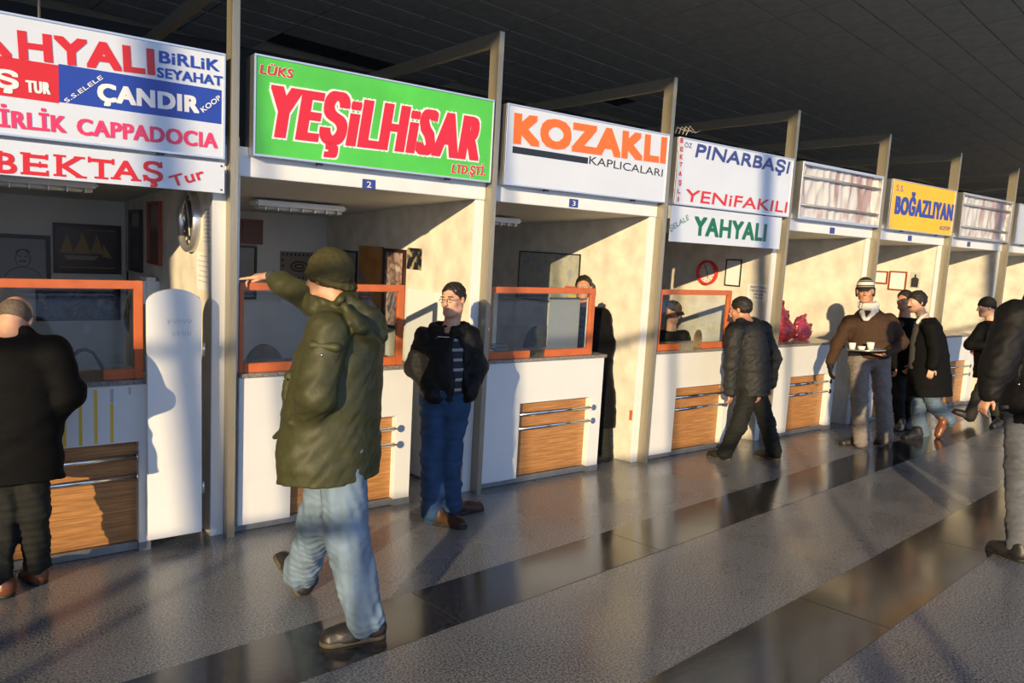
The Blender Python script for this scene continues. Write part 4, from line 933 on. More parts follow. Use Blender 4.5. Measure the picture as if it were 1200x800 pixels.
# ---- 1. man in the green parka, seen from behind, pointing left
def olive():
    z0 = 3.62; a = A(z0); f = xdir(z0, -.75, .65)
    J = dict(head=a(384, 325, .02), neck=a(400, 364, 0), shl=a(384, 388, -.17), shr=a(432, 384, .14), ell=a(371, 462, -.24), wrl=a(362, 500, -.10),
             elr=a(370, 354, .36), wrr=a(316, 323, .52), hl=a(402, 530, -.02), hr=a(392, 530, .12), knl=a(408, 628, -.04), anl=a(426, 716, -.10),
             knr=a(374, 606, .22), anr=a(352, 668, .44), toel=a(393, 738, -.14), toer=a(326, 650, .50))
    base = ground(425, 745); J['heell'] = ground(452, 745); J['heelr'] = a(352, 702, .46)
    face = xdir(z0, -.90, .42, .02)
    hd = [dict(w=J['wrr'], d=xdir(z0, -1, .10, .04), palm=xdir(z0, 0, .35, 1), side=1, curl=.75, point=True, sc=1.0)]
    def parts(root, J, base, P, ax, h, sc):
        yaw = latyaw(f); ctr = lambda u, v, d=0: a(u, v, d)
        st = []
        for u, v, w, d in ((386, 560, .255, .20), (386, 540, .262, .205), (388, 500, .25, .205), (393, 450, .235, .20), (398, 410, .215, .185), (402, 385, .185, .155), (404, 368, .12, .11)):
            p = a(u, v, .02); st.append((p[2], p[0], p[1], w, d))
        S = SDF(); S.loft(st, yaw, .03); S.cone(J['shl'], J['shr'], .085, .085, .05)
        sleeve(S, J, 'l', .098, .088, .072, 0, .02); sleeve(S, J, 'r', .085, .078, .064, .085, .03)
        S.cone(J['wrl'], J['wrl']+nz(J['wrl']-J['ell'])*.06, .07, .05, .03)
        # folds along the sleeve
        for t, k in ((.35, .012), (.5, .014), (.66, .016), (.8, .018), (.93, .016)):
            p = J['shl']+(J['wrl']-J['shl'])*t; q = xdir(z0, .9, -.1, -.25+.5*(t-.5)); S.cone(p-q*.07+xdir(z0, 0, -1)*.085, p+q*.07+xdir(z0, 0, -1)*.075, k*.9, k*.7, .02)
        # stand-up collar and the hood lying on the back
        cn = a(392, 366, .02)
        for i in range(12):
            t0, t1 = 2*math.pi*i/12, 2*math.pi*(i+1)/12; uu = nz((0, 0, 1)+f*.35)
            q = lambda t: cn+(np.cross(f, uu)*math.cos(t)*.105+f*math.sin(t)*.12)+uu*(.02+.035*math.sin(t))
            S.cone(q(t0), q(t1), .028, .028, .02); S.cone(q(t0)+uu*.045, q(t1)+uu*.045, .018, .018, .02)
        S.cone(a(408, 352, -.06), a(436, 372, .0), .030, .045, .03).cone(a(436, 372, .0), a(446, 394, .02), .048, .040, .03).cone(a(420, 378, -.15), a(440, 404, -.03), .035, .036, .03)
        S.cone(a(404, 360, -.14), a(424, 384, -.17), .026, .030, .02).cone(a(398, 352, -.10), a(412, 346, .0), .026, .028, .02)
        S.wrinkle(.0055, 15, 21).wrinkle(.0025, 40, 2)
        o = S.build('parka', OLV, root, h, base)
        # front flap tip, pocket flap with snap, pocket slit
        S = SDF(); S.cone(a(340, 440, -.10), a(333, 505, -.06), .028, .022, .02).cone(a(333, 505, -.06), a(322, 512, -.02), .018, .008, .01); S.wrinkle(.004, 30, 4); S.build('front_flap', OLV, root, h, base)
        S = SDF(); c0 = a(383, 406, -.285); S.cone(a(367, 404, -.265), a(394, 407, -.265), .022, .022, .004).plane(c0+xdir(z0, 0, -1)*.004, xdir(z0, 0, -1)); S.build('pocket_flap', OLV, root, h*.6, base)
        mb = MB(); mb.ellipsoid(a(377, 416, -.292)-base, (.007,)*3, 10, 8); mb.build('snap_button', M['chrome'], root)
        for (u, v, d) in ((333, 444, -.16), (355, 442, -.20)): MB().ellipsoid(a(u, v, d)-base, (.006,)*3, 8, 6).build('snap_button', M['chrome'], root)
        S = SDF(); S.cone(a(352, 455, -.235), a(353, 478, -.235), .006, .006, 0); S.build('pocket_slit', M['black'], root, .005, base)
        S = SDF(); w = J['wrr']; dd = nz(w-J['elr']); S.cone(w-dd*.12, w-dd*.015, .038, .036, .01); S.wrinkle(.002, 90, 3); S.build('sweater_cuff', cloth('dark_stripe_knit', (.045, .045, .05)), root, .006, base)
        trousers(root, J, base, JEAN, h, (.112, .098, .088), -.0, 7, .010, label='light blue worn jeans')
        shoe(root, J, base, 'l', BOOT, SOLE, h, (0, 0, 1), .30, .056)
        upf = nz(FWD*-.1+UP*.45+RIGHT*-.75); upf = nz(np.cross(np.cross(J['toer']-J['heelr'], UP), J['toer']-J['heelr'])*1.0)
        if np.dot(upf, J['anr']-J['heelr']) < 0: upf = -upf
        J['anr2'] = J['anr']; shoe(root, J, base, 'r', BOOT, SOLE, h, nz(RIGHT*.75+UP*.62+FWD*.05), .29, .054)
        S = SDF(); S.ell(P(0, -.020, .035), np.array((.096, .120, .108)), ax, 0)
        S.plane(P(0, 0, -.038), nz(-ax[2]+ax[1]*.38)); 
        for i in range(20):
            t0, t1 = 2*math.pi*i/20, 2*math.pi*(i+1)/20
            q = lambda t: P(.089*math.cos(t), -.02+.112*math.sin(t), -.012+.042*math.sin(t))
            S.cone(q(t0), q(t1), .016, .016, .012)
        S.wrinkle(.002, 60, 4); S.build('beanie', cloth('olive_knit', (.052, .046, .018), bump=.6, bscale=90), root, .006, base)
    return person('person', 'man in a green hooded parka, green beanie and light jeans pointing left', base, J, face, f, 'skin', parts, .0075, hands=hd, pocket='l')
# ---- 2. young man with glasses, hands in pockets
def glasses():
    z0 = 5.42; a = A(z0); f = xdir(z0, -.12, -1)
    J = dict(head=a(531, 351, -.02), neck=a(527, 388, 0), shr=a(499, 396, .02), shl=a(549, 394, .02), elr=a(488, 430, .03), wrr=a(507, 461, -.10), ell=a(559, 430, .05), wrl=a(549, 461, -.06),
             hr=a(508, 474, 0), hl=a(534, 474, 0), knr=a(506, 538, -.04), knl=a(528, 536, -.02), anr=a(507, 596, .0), anl=a(528, 588, .05), toer=a(527, 609, -.1), toel=a(549, 600, -.05))
    base = ground(520, 612); J['heelr'] = ground(507, 612.5); J['heell'] = ground(528, 604)
    J['toer'] = ground(531, 617); J['toel'] = ground(550, 606)
    face = xdir(z0, -.42, -.9, .12)
    def parts(root, J, base, P, ax, h, sc):
        yaw = latyaw(f); S = SDF()
        st = [(a(521, 470)[2], *a(521, 470)[:2], .185, .125), (a(521, 462)[2], *a(521, 462)[:2], .195, .135), (a(521, 430)[2], *a(521, 430)[:2], .19, .135), (a(524, 405)[2], *a(524, 405)[:2], .185, .125), (a(526, 392)[2], *a(526, 392)[:2], .13, .10)]
        sw = SDF(); sw.loft([(q[0]+(-.02 if k == 0 else 0), q[1], q[2], q[3]*.86, q[4]*.90) for k, q in enumerate(st)], yaw, .02); sw.cone(J['neck']-np.array([0, 0, .03]), J['neck']+np.array([0, 0, .015]), .07, .06, .02); sw.wrinkle(.004, 22, 3)
        m = bpy.data.materials.new('striped_knit'); m.use_nodes = True; n = m.node_tree; b = n.nodes['Principled BSDF']; b.inputs['Roughness'].default_value = .8
        t = n.nodes.new('ShaderNodeTexCoord'); sp = n.nodes.new('ShaderNodeSeparateXYZ'); n.links.new(t.outputs['Object'], sp.inputs[0])
        mu = n.nodes.new('ShaderNodeMath'); mu.operation = 'MULTIPLY'; mu.inputs[1].default_value = 14.5; n.links.new(sp.outputs['Z'], mu.inputs[0])
        fr = n.nodes.new('ShaderNodeMath'); fr.operation = 'FRACT'; n.links.new(mu.outputs[0], fr.inputs[0])
        r = n.nodes.new('ShaderNodeValToRGB'); r.color_ramp.interpolation = 'CONSTANT'; r.color_ramp.elements[0].color = (.012, .013, .02, 1); r.color_ramp.elements[1].position = .72; r.color_ramp.elements[1].color = (.26, .26, .28, 1)
        n.links.new(fr.outputs[0], r.inputs[0]); n.links.new(r.outputs[0], b.inputs['Base Color'])
        sw.build('striped_sweater', m, root, h, base)
        S.loft(st, yaw, .03); S.cone(J['shl'], J['shr'], .072, .072, .05)
        sleeve(S, J, 'l', .085, .078, .058, 0, .02); sleeve(S, J, 'r', .085, .080, .060, 0, .02)
        S.cone(J['wrr'], J['wrr']+xdir(z0, .8, -.1, .4)*.05, .055, .04, .02).cone(J['wrl'], J['wrl']+xdir(z0, -.6, -.1, .5)*.05, .05, .04, .02)
        # opening down the front
        p0, p1 = a(537, 398, -.115), a(541, 474, -.125)
        for dd in (0, .05): S.cone(p0+f*dd, p1+f*dd, .040, .042, .01, 's')
        S.wrinkle(.009, 24, 11).wrinkle(.003, 60, 3)
        S.build('jacket', BLKJ, root, h, base)
        S = SDF(); c0 = a(527, 390, .02)
        for i in range(16):
            t0, t1 = 2*math.pi*i/16, 2*math.pi*(i+1)/16
            if 11 <= i <= 12: continue
            rr = nz(np.cross(f, (0, 0, 1))); q = lambda t: c0+rr*math.cos(t)*.125-f*math.sin(t)*.10+np.array([0, 0, .015+.022*math.sin(t)])
            S.cone(q(t0), q(t1), .030, .030, .015); S.cone(q(t0)+np.array([0, 0, .03]), q(t1)+np.array([0, 0, .03]), .024, .024, .015)
        S.wrinkle(.004, 60, 3); S.build('fur_collar', cloth('dark_fur', (.010, .011, .008), bump=.8, bscale=90), root, h*.8, base)
        for u, v in ((500, 424), (511, 396)): MB().ellipsoid(a(u, v, -.18)-base, (.008,)*3, 8, 6).build('snap_button', M['darkmetal'], root)
        S = SDF(); S.cone(a(513, 394.5, -.155), a(526, 395, -.15), .004, .004, 0); S.build('zip', M['alu'], root, .004, base)
        trousers(root, J, base, JEANB, h, (.100, .078, .080), .0, 5, .008, label='blue jeans')
        for q in 'lr': shoe(root, J, base, q, cloth('dark_brown_leather', (.045, .022, .012), rough=.4), BSOLE, h, ln=.29)
        hair(root, P, ax, base, M['hairblack'], h, line=.062, back=-.035, thick=.006, fwd=.07)
        S = SDF()
        for q in (-1, 1): S.cone(P(q*.045, .094, .026), P(q*.018, .101, .026), .0045, .005, .003)
        S.build('eyebrows', M['hairblack'], root, .004, base)
        mb = MB()
        for q in (-1, 1): mb.tube([P(q*.031+.021*math.cos(t), .110-.006*abs(math.cos(t)), .002+.013*math.sin(t))-base for t in np.linspace(0, 2*math.pi, 18)], .0016, 6, False)
        mb.tube([P(-.010, .112, .004)-base, P(.010, .112, .004)-base], .0016, 6)
        for q in (-1, 1): mb.tube([P(q*.052, .104, .004)-base, P(q*.078, .06, .006)-base, P(q*.082, -.0, .006)-base], .0016, 6)
        mb.build('glasses', M['darkmetal'], root)
    return person('person', 'young dark-haired man with glasses in black jacket and blue jeans leaning by the post', base, J, face, f, 'skin', parts, .0075, pocket='lr')
def simple(label, z0, f, face, J, base, skin, clothes, h=.009, sc=1.0, hands=(), ears=True, tilt=(0, 0, 1), pocket=''):
    return person('person', label, base, J, face, f, skin, clothes, h, tilt, hands, ears, sc, pocket)
def coatloft(S, a, rows, f, dz=0):
    st = []
    for u, v, w, d in rows: p = a(u, v, dz); st.append((p[2], p[0], p[1], w, d))
    S.loft(st, latyaw(f), .03)
# ---- 3. bald man at the left window
def bald():
    z0 = 3.98; a = A(z0); f = xdir(z0, -.30, .95)
    J = dict(head=a(17, 374, .07), neck=a(16, 400, .0), shl=a(-32, 412, .02), shr=a(62, 414, .04), ell=a(-48, 465, .05), wrl=a(-20, 475, .18), elr=a(80, 462, .06), wrr=a(60, 488, .10),
             hl=a(2, 525, 0), hr=a(34, 525, .02), knl=a(8, 600, .0), knr=a(40, 600, .05), anl=a(-4, 676, -.05), anr=a(44, 662, .12), toel=a(-16, 690, .2), toer=a(30, 672, .35))
    base = ground(22, 692); J['heell'] = ground(8, 702); J['toel'] = ground(-14, 690); J['heelr'] = ground(48, 686); J['toer'] = ground(24, 676)
    def parts(root, J, base, P, ax, h, sc):
        S = SDF(); coatloft(S, a, ((16, 562, .235, .17), (16, 520, .225, .17), (16, 470, .225, .165), (16, 430, .22, .155), (16, 410, .17, .12), (16, 396, .10, .085)), f)
        S.cone(J['shl'], J['shr'], .09, .09, .06); sleeve(S, J, 'l', .09, .08, .065); sleeve(S, J, 'r', .092, .082, .066, 0, .03)
        S.cone(a(6, 391, .03), a(28, 391, .03), .05, .05, .03); S.wrinkle(.009, 16, 5); S.build('long_coat', BLKC, root, h, base)
        trousers(root, J, base, DKT, h, (.095, .076, .062), -.045, 9, .009, label='dark trousers')
        for q in 'lr': shoe(root, J, base, q, BRSH, BSOLE, h, ln=.29)
        S = SDF(); S.ell(P(0, -.018, .030), np.array((.080, .100, .086)), ax, 0); S.plane(P(0, -.02, .030), nz(ax[2]*.9+ax[1]*.25)); S.plane(P(0, .02, 0), ax[1]); S.plane(P(0, 0, -.06), -ax[2]); S.build('cropped_hair', M['hairgrey'], root, .006, base)
    return simple('balding man in a long black coat bending to the ticket window at the left edge', z0, f, xdir(z0, -.35, .75, .55), J, base, 'skin', parts, .008, tilt=xdir(z0, 0, .5, -1))
# ---- 4. man behind the third counter
def peering():
    z0 = 7.56; a = A(z0); f = xdir(z0, -.25, -1)
    J = dict(head=a(684, 337, .0), neck=a(687, 358, .02), shr=a(668, 372, .06), shl=a(706, 370, .0), elr=a(664, 402, .10), wrr=a(668, 425, .02), ell=a(712, 402, .0), wrl=a(709, 430, -.02),
             hr=a(690, 430, .03), hl=a(704, 432, 0), knr=a(695, 482, .02), knl=a(708, 482, .0), anr=a(700, 528, .04), anl=a(709, 529, 0), toer=a(696, 538, -.15), toel=a(707, 538, -.2))
    base = ground(706, 538); J['heelr'] = ground(700, 536); J['toer'] = ground(695, 540); J['heell'] = ground(710, 537); J['toel'] = ground(707, 541)
    def parts(root, J, base, P, ax, h, sc):
        S = SDF(); coatloft(S, a, ((702, 500, .15, .13), (698, 460, .185, .15), (692, 420, .19, .15), (688, 390, .19, .14), (687, 372, .16, .11), (687, 360, .08, .07)), f)
        S.cone(J['shl'], J['shr'], .07, .07, .05); sleeve(S, J, 'l', .08, .07, .058); sleeve(S, J, 'r', .08, .07, .058); S.wrinkle(.007, 20, 5); S.build('long_coat', BLKC, root, h, base)
        trousers(root, J, base, DKT, h, (.085, .07, .07), .01, 9)
        for q in 'lr': shoe(root, J, base, q, BOOT, BSOLE, h)
        hair(root, P, ax, base, M['hairblack'], h, line=.05, back=-.03)
    return simple('dark-haired man in a long black coat peering over the orange frame of the third window', z0, f, xdir(z0, -.25, -1), J, base, 'skin_tan', parts)
# ---- 5. seated clerk seen through the fourth window
def clerk():
    y = 1.08; z0 = float((ROT@loc(790, 370, 1, y)-CAM)@FWD); a = A(z0); f = xdir(z0, .35, -.9)
    J = dict(head=a(789, 365, 0), neck=a(786, 384, .03), shr=a(774, 394, .05), shl=a(801, 394, .05), elr=a(770, 422, .05), wrr=a(782, 428, -.08), ell=a(806, 420, .05), wrl=a(797, 426, -.08),
             hr=a(780, 450, .10), hl=a(796, 450, .10), knr=a(780, 482, .10), knl=a(796, 482, .10), anr=a(780, 515, .12), anl=a(796, 515, .12), toer=a(780, 521, -.05), toel=a(796, 521, -.05))
    base = (J['anr']+J['anl'])/2; base[2] = 0.0; J['heelr'] = J['anr']*1; J['heell'] = J['anl']*1; J['heelr'][2] = J['heell'][2] = 0
    def parts(root, J, base, P, ax, h, sc):
        S = SDF(); coatloft(S, a, ((788, 455, .20, .15), (788, 425, .19, .14), (787, 400, .18, .13), (787, 388, .10, .08)), f, .05)
        S.cone(J['shl'], J['shr'], .07, .07, .05); sleeve(S, J, 'l', .075, .07, .058); sleeve(S, J, 'r', .075, .07, .058); S.wrinkle(.006, 22, 8); S.build('jacket', BLKJ, root, h, base)
        S = SDF(); S.cone(P(0, .02, -.10)-np.array([0, 0, .02]), P(0, .05, -.22), .022, .03, .02); S.build('grey_scarf', cloth('scarf_grey', (.16, .16, .14)), root, .008, base)
        trousers(root, J, base, DKT, h, (.085, .07, .06), .01, 9)
        for q in 'lr': shoe(root, J, base, q, BOOT, BSOLE, h)
        S = SDF(); S.ell(P(0, -.014, .045), np.array((.088, .108, .085)), ax, 0); S.plane(P(0, 0, .035), nz(-ax[2]-ax[1]*.05)); S.cone(P(-.04, .10, .035), P(.04, .10, .035), .012, .012, .01).cone(P(-.03, .14, .028), P(.03, .14, .028), .008, .008, .05)
        S.build('flat_cap', cloth('dark_cap', (.03, .032, .03)), root, .006, base)
    return simple('clerk with dark cap and grey scarf looking down behind the fourth window', z0, f, xdir(z0, .55, -.75, .45), J, base, 'skin', parts)
# ---- 6. stooping man at the fourth window
def stooping():
    z0 = 7.62; a = A(z0); f = xdir(z0, -.75, .6)
    J = dict(head=a(868, 363, .0), neck=a(876, 379, .0), shl=a(861, 388, -.12), shr=a(893, 386, .12), ell=a(857, 428, -.17), wrl=a(856, 458, -.16), elr=a(907, 420, .12), wrr=a(903, 450, .12),
             hl=a(876, 462, -.08), hr=a(888, 462, .08), knl=a(865, 500, -.12), anl=a(851, 526, -.03), knr=a(899, 496, .0), anr=a(906, 524, -.1), toel=a(834, 536, .0), toer=a(890, 535, .1))
    base = ground(873, 538); J['heell'] = ground(857, 539.5); J['toel'] = ground(832, 536); J['heelr'] = ground(914, 539.5); J['toer'] = ground(888, 538)
    def parts(root, J, base, P, ax, h, sc):
        S = SDF(); coatloft(S, a, ((882, 462, .20, .17), (882, 445, .205, .175), (881, 415, .20, .17), (879, 394, .17, .14), (877, 378, .10, .09)), f)
        S.cone(J['shl'], J['shr'], .085, .085, .05); sleeve(S, J, 'l', .085, .078, .064); sleeve(S, J, 'r', .085, .075, .060); S.cone(a(868, 378, -.05), a(884, 377, .05), .05, .05, .02); S.wrinkle(.008, 22, 5).wrinkle(.004, 50, 2); S.build('quilted_jacket', DKJ, root, h, base)
        trousers(root, J, base, DKT, h, (.095, .078, .072), .01, 9, .008)
        for q in 'lr': shoe(root, J, base, q, BOOT, SOLE, h)
        hair(root, P, ax, base, M['hairblack'], h, line=.045, back=-.06, thick=.012)
    return simple('dark-haired man in a charcoal jacket stooping towards the fourth window', z0, f, xdir(z0, -.75, .55, .15), J, base, 'skin_tan', parts)
# ---- 7. tea man with striped cap and tray
def teaman():
    z0 = 8.3; a = A(z0); f = xdir(z0, -.30, -.95)
    J = dict(head=a(1014, 341, -.03), neck=a(1018, 360, 0), shr=a(996, 377, .03), shl=a(1042, 375, .0), elr=a(982, 402, .04), wrr=a(973, 424, .0), ell=a(1056, 402, -.05), wrl=a(1037, 416, -.27),
             hr=a(1007, 424, 0), hl=a(1031, 424, 0), knr=a(1007, 466, -.05), knl=a(1034, 466, .0), anr=a(1009, 513, -.05), anl=a(1037, 509, .05), toer=a(1000, 522, -.2), toel=a(1034, 520, -.15))
    base = ground(1020, 522); J['heelr'] = ground(1012, 521); J['toer'] = ground(998, 525); J['heell'] = ground(1038, 517); J['toel'] = ground(1033, 524)
    hd = [dict(w=J['wrl'], d=xdir(z0, -.8, -.25, -.05), palm=np.array((0, 0, 1.)), side=-1, curl=.15), dict(w=J['wrr'], d=xdir(z0, -.05, -.1, 1), palm=xdir(z0, 1, 0, 0), side=-1, curl=.5)]
    def parts(root, J, base, P, ax, h, sc):
        S = SDF(); coatloft(S, a, ((1018, 419, .20, .15), (1019, 412, .215, .165), (1020, 395, .22, .165), (1020, 380, .22, .15), (1019, 367, .15, .11), (1019, 361, .09, .08)), f)
        S.cone(J['shl'], J['shr'], .07, .07, .06); sleeve(S, J, 'l', .078, .070, .050, .02); sleeve(S, J, 'r', .078, .068, .048, .01); S.wrinkle(.007, 20, 5); S.build('sweater', BRN, root, h, base)
        S = SDF(); c0 = a(1018, 359, .0)
        for i in range(14):
            t0, t1 = 2*math.pi*i/14, 2*math.pi*(i+1)/14; rr = nz(np.cross(f, (0, 0, 1))); q = lambda t: c0+rr*math.cos(t)*.078+f*math.sin(t)*.085+np.array([0, 0, -.02*math.sin(t)])
            S.cone(q(t0), q(t1), .028, .028, .015); S.cone(q(t0)+np.array([0, 0, .03]), q(t1)+np.array([0, 0, .03]), .022, .022, .015)
        S.cone(a(1010, 366, -.10), a(1013, 374, -.14), .03, .018, .02).cone(a(1026, 364, -.08), a(1016, 374, -.13), .03, .018, .02); S.wrinkle(.003, 50, 2); S.build('scarf', WHT, root, .007, base)
        trousers(root, J, base, GRY, h, (.108, .088, .080), .0, 9, .008, label='grey work trousers')
        for q in 'lr': shoe(root, J, base, q, BOOT, BSOLE, h)
        S = SDF(); S.cone(J['wrr']+xdir(z0, .0, 0, -1)*.03, J['wrr']+xdir(z0, -.05, -.1, 1)*.05, .036, .036, .01)
        hand(S, J['wrr'], xdir(z0, -.05, -.1, 1), xdir(z0, 1, 0, 0), -1, .5, sc=1.22); S.build('glove', GLV, root, .007, base)
        m = bpy.data.materials.new('striped_cap_knit'); m.use_nodes = True; n = m.node_tree; b = n.nodes['Principled BSDF']; b.inputs['Roughness'].default_value = .8
        t = n.nodes.new('ShaderNodeTexCoord'); sp = n.nodes.new('ShaderNodeSeparateXYZ'); n.links.new(t.outputs['Object'], sp.inputs[0]); mr = n.nodes.new('ShaderNodeMapRange'); zc = (J['head']-base)[2]
        mr.inputs['From Min'].default_value = zc+.02; mr.inputs['From Max'].default_value = zc+.15; n.links.new(sp.outputs['Z'], mr.inputs['Value'])
        r = n.nodes.new('ShaderNodeValToRGB'); r.color_ramp.interpolation = 'CONSTANT'
        els = [(0, .012), (.18, .25), (.26, .02), (.34, .60), (.58, .06), (.68, .25), (.74, .015)]
        while len(r.color_ramp.elements) < len(els): r.color_ramp.elements.new(.5)
        for e, (p, c) in zip(r.color_ramp.elements, els): e.position = p; e.color = (c, c, c*.9, 1)
        n.links.new(mr.outputs[0], r.inputs[0]); n.links.new(r.outputs[0], b.inputs['Base Color'])
        S = SDF(); S.ell(P(0, -.014, .048), np.array((.090, .110, .104)), ax, 0); S.plane(P(0, 0, .030), nz(-ax[2])); S.cone(P(-.045, .095, .034), P(.045, .095, .034), .010, .010, .01).cone(P(-.03, .130, .028), P(.03, .130, .028), .007, .007, .05)
        for q in (-1, 1): S.cone(P(q*.085, -.01, .02), P(q*.083, -.01, -.05), .016, .014, .02)
        S.build('striped_cap', m, root, .006, base)
    return simple('man in brown sweater, white scarf and striped knit cap carrying a tea tray', z0, f, xdir(z0, -.40, -.85, .18), J, base, 'skin_tan', parts, hands=hd)
# ---- 8. man with moustache in the long open coat
def coatman():
    z0 = 8.94; a = A(z0); f = xdir(z0, -.97, -.15)
    J = dict(head=a(1074, 354, .0), neck=a(1083, 373, 0), shl=a(1090, 384, -.17), shr=a(1083, 383, .18), ell=a(1097, 412, -.22), wrl=a(1092, 430, -.22), elr=a(1084, 412, .2), wrr=a(1070, 428, .2),
             hl=a(1087, 452, -.08), hr=a(1084, 452, .08), knl=a(1096, 476, -.08), anl=a(1109, 490, -.06), knr=a(1076, 480, .06), anr=a(1079, 507, .08), toel=a(1097, 512, -.08), toer=a(1058, 511, .08))
    base = ground(1078, 512); J['heelr'] = ground(1080, 513); J['toer'] = ground(1054, 512); J['heell'] = a(1113, 490, -.08)
    hd = [dict(w=J['wrl'], d=xdir(z0, -.25, -.1, .9), palm=xdir(z0, .2, 1, .2), side=1, curl=.9)]
    def parts(root, J, base, P, ax, h, sc):
        S = SDF(); coatloft(S, a, ((1089, 463, .22, .255), (1089, 440, .21, .24), (1089, 415, .19, .215), (1088, 395, .17, .19), (1087, 381, .15, .14), (1086, 372, .09, .09)), f)
        S.cone(J['shl'], J['shr'], .075, .075, .05); sleeve(S, J, 'l', .085, .075, .062, .01); sleeve(S, J, 'r', .08, .07, .06)
        S.wrinkle(.006, 18, 5); S.build('long_coat', BLKC, root, h, base)
        S = SDF(); coatloft(S, a, ((1074, 432, .09, .09), (1077, 400, .085, .10), (1080, 376, .07, .08)), f); S.build('grey_shirt', cloth('grey_shirt_cloth', (.045, .045, .042)), root, h, base)
        S = SDF(); S.cone(a(1080, 370, -.05), a(1075, 378, -.06), .022, .018, .01).cone(a(1080, 370, .05), a(1075, 378, .02), .03, .02, .02).cone(a(1087, 367, -.07), a(1079, 372, -.07), .018, .02, .01); S.build('shirt_collar', WHT, root, .007, base)
        trousers(root, J, base, JEANC, h, (.095, .08, .082), .0, 9, .009, label='faded blue jeans')
        shoe(root, J, base, 'r', BOOT, BSOLE, h); shoe(root, J, base, 'l', BRSH, BSOLE, h, nz(RIGHT*-.8+UP*.5-FWD*.1))
        hair(root, P, ax, base, M['hairblack'], h, line=.062, back=-.075, thick=.020, fwd=.085)
        S = SDF(); S.cone(P(-.024, .100, -.046), P(.024, .100, -.046), .009, .009, .004); S.build('moustache', M['hairblack'], root, .004, base)
    return simple('man with dark hair and moustache in long black coat and faded jeans', z0, f, xdir(z0, -.96, -.25, .10), J, base, 'skin', parts, hands=hd)
# ---- 9. dark figure half hidden between them
def ghost():
    z0 = 9.55; a = A(z0); f = xdir(z0, -.7, -.6)
    J = dict(head=a(1060, 352, 0), neck=a(1060, 370, 0), shr=a(1048, 380, .0), shl=a(1073, 380, .0), elr=a(1046, 408, 0), wrr=a(1048, 430, -.05), ell=a(1074, 408, 0), wrl=a(1072, 430, 0),
             hr=a(1054, 430, 0), hl=a(1066, 430, .0), knr=a(1052, 465, -.05), knl=a(1063, 466, .0), anr=a(1055, 496, 0), anl=a(1066, 497, .1), toer=a(1048, 503, -.1), toel=a(1060, 503, -.1))
    base = ground(1058, 502); J['heelr'] = ground(1058, 502.5); J['toer'] = ground(1050, 504); J['heell'] = ground(1068, 501); J['toel'] = ground(1060, 503)
    def parts(root, J, base, P, ax, h, sc):
        S = SDF(); coatloft(S, a, ((1059, 440, .17, .13), (1059, 410, .17, .13), (1060, 388, .17, .12), (1060, 372, .09, .08)), f)
        S.cone(J['shl'], J['shr'], .07, .07, .05); sleeve(S, J, 'l', .075, .068, .055); sleeve(S, J, 'r', .075, .068, .055); S.wrinkle(.006, 20, 5); S.build('jacket', BLKC, root, h, base)
        trousers(root, J, base, DKT, h, (.085, .07, .065), .01, 9)
        for q in 'lr': shoe(root, J, base, q, cloth('grey_trainer', (.12, .11, .10)), BSOLE, h)
        hair(root, P, ax, base, M['hairblack'], h, line=.05, back=-.06, thick=.014)
    return simple('dark figure half hidden between the tea man and the man with the moustache', z0, f, xdir(z0, -.8, -.5), J, base, 'skin_tan', parts, .011)
# ---- 10. man in black with beanie walking left
def beanieman():
    z0 = 9.9; a = A(z0); f = xdir(z0, -.9, .25)
    J = dict(head=a(1156, 360, 0), neck=a(1162, 376, 0), shl=a(1153, 384, -.14), shr=a(1165, 383, .16), ell=a(1137, 404, -.18), wrl=a(1152, 405, -.28), elr=a(1160, 410, .2), wrr=a(1148, 412, .1),
             hl=a(1157, 440, -.07), hr=a(1160, 440, .08), knl=a(1146, 464, -.10), anl=a(1138, 484, -.08), knr=a(1164, 466, .06), anr=a(1169, 489, .06), toel=a(1122, 484, -.05), toer=a(1158, 497, .1))
    base = ground(1152, 499); J['heell'] = a(1141, 494, -.08); J['toel'] = a(1119, 484, -.04); J['heelr'] = ground(1173, 499); J['toer'] = ground(1156, 499)
    def parts(root, J, base, P, ax, h, sc):
        S = SDF(); coatloft(S, a, ((1157, 443, .19, .17), (1158, 425, .18, .165), (1158, 400, .18, .16), (1160, 386, .16, .12), (1161, 376, .08, .08)), f)
        S.cone(J['shl'], J['shr'], .07, .07, .05); sleeve(S, J, 'l', .078, .07, .058); sleeve(S, J, 'r', .075, .068, .055); S.wrinkle(.006, 20, 5); S.build('jacket', BLKC, root, h, base)
        trousers(root, J, base, mat('black_trouser', (.010, .010, .011), .8), h, (.088, .072, .07), .01, 9)
        for q in 'r': shoe(root, J, base, q, BOOT, BSOLE, h)
        shoe(root, J, base, 'l', BOOT, BSOLE, h, nz(UP*.9+RIGHT*.42))
        beanie(root, P, ax, base, cloth('black_knit', (.010, .010, .010), bump=.5, bscale=90), h)
    return simple('man in black jacket and black beanie striding left near the right edge', z0, f, xdir(z0, -.95, .1, .10), J, base, 'skin', parts, .010)
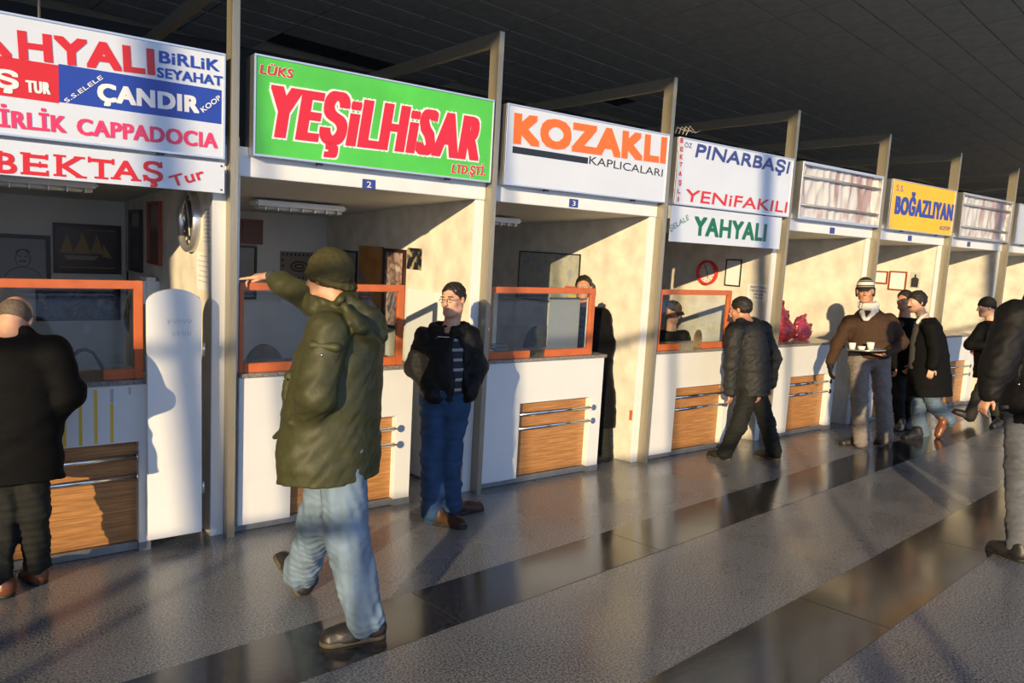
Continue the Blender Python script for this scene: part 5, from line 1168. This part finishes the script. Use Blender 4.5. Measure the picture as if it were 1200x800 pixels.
# ---- 11. big man cropped by the right edge
def bigman():
    z0 = 4.66; a = A(z0); f = xdir(z0, -.55, .8)
    J = dict(head=a(1232, 300, .0), neck=a(1230, 338, 0), shl=a(1190, 372, -.08), shr=a(1272, 368, .10), ell=a(1168, 432, -.10), wrl=a(1160, 462, -.10), elr=a(1290, 440, .12), wrr=a(1285, 490, .1),
             hl=a(1202, 485, -.06), hr=a(1236, 485, .06), knl=a(1200, 568, -.02), knr=a(1240, 566, .10), anl=a(1199, 638, .0), anr=a(1240, 636, .15), toel=a(1188, 654, .2), toer=a(1230, 650, .3))
    base = ground(1205, 656); J['heell'] = ground(1204, 660); J['toel'] = ground(1186, 650); J['heelr'] = ground(1244, 652); J['toer'] = ground(1230, 644)
    hd = [dict(w=J['wrl'], d=xdir(z0, -.35, .1, .75), palm=xdir(z0, .8, .2, .2), side=1, curl=.9)]
    def parts(root, J, base, P, ax, h, sc):
        S = SDF(); coatloft(S, a, ((1222, 492, .27, .21), (1222, 480, .29, .22), (1223, 440, .28, .22), (1226, 400, .26, .20), (1228, 370, .20, .16), (1230, 348, .11, .10)), f)
        S.cone(J['shl'], J['shr'], .10, .10, .06); sleeve(S, J, 'l', .105, .095, .062, .01); sleeve(S, J, 'r', .105, .09, .07); S.cone(a(1215, 350, 0), a(1245, 350, .05), .07, .07, .04); S.wrinkle(.006, 15, 5).wrinkle(.003, 45, 2); S.build('jacket', BLKJ, root, h, base)
        MB().ellipsoid(a(1194, 450, -.31)-base, (.006,)*3, 8, 6).build('snap_button', M['chrome'], root)
        trousers(root, J, base, GRYB, h, (.118, .098, .088), -.02, 9, .009, label='slate grey trousers')
        for q in 'lr': shoe(root, J, base, q, BOOT, BSOLE, h)
        hair(root, P, ax, base, M['hairblack'], h)
    return simple('big man in a dark padded jacket and slate trousers cropped by the right edge', z0, f, xdir(z0, -.6, .75), J, base, 'skin', parts, .009, hands=hd)
for fn in (olive, glasses, bald, peering, clerk, stooping, teaman, coatman, ghost, beanieman, bigman): fn()
# ---- tray and cups
z0 = 7.98; a = A(z0); q = a(1015, 411)
r = bpy.data.objects.new('serving_tray', None); COL.objects.link(r); r.location = q
MB().tube([(0, 0, 0), (0, 0, .008)], .185, 32).build('plate', M['darkmetal'], r)
MB().tube([(.185*math.cos(t), .185*math.sin(t), .012) for t in np.linspace(0, 2*math.pi, 33)], .006, 6, False).build('rim', M['alu'], r)
tag(r, 'round dark serving tray held by the man in the striped cap', 'tray')
def cup(u, dv, R, hh, lbl, dz=0):
    p = a(u, 411, dz); p[2] = q[2]+.0095; o = bpy.data.objects.new('paper_cup', None); COL.objects.link(o); o.location = p
    n = 18; vs = []; fs = []; prof = [(0, 0), (R*.72, 0), (R, hh), (R*.93, hh), (R*.66, .006), (0, .006)]
    for k in range(n):
        t = 2*math.pi*k/n; vs += [(x*math.cos(t), x*math.sin(t), z) for x, z in prof]
    for k in range(n):
        for j in range(5): fs.append((k*6+j, k*6+j+1, ((k+1) % n)*6+j+1, ((k+1) % n)*6+j))
    MB().add(vs, fs, True).build('cup_wall', mat('cup_white', (.74, .72, .68), .4), o)
    MB().tube([(0, 0, hh*.55), (0, 0, hh*.7)], R*.84, 16).build('tea', mat('tea', (.12, .04, .01), .1), o)
    tag(o, lbl, 'cup', 'cups on the tray')
cup(998.6, 0, .037, .075, 'white cup at the left end of the tray'); cup(1009.5, 0, .040, .042, 'low wide white cup in the middle of the tray', -.06); cup(1020, 0, .040, .080, 'white cup at the right of the tray')
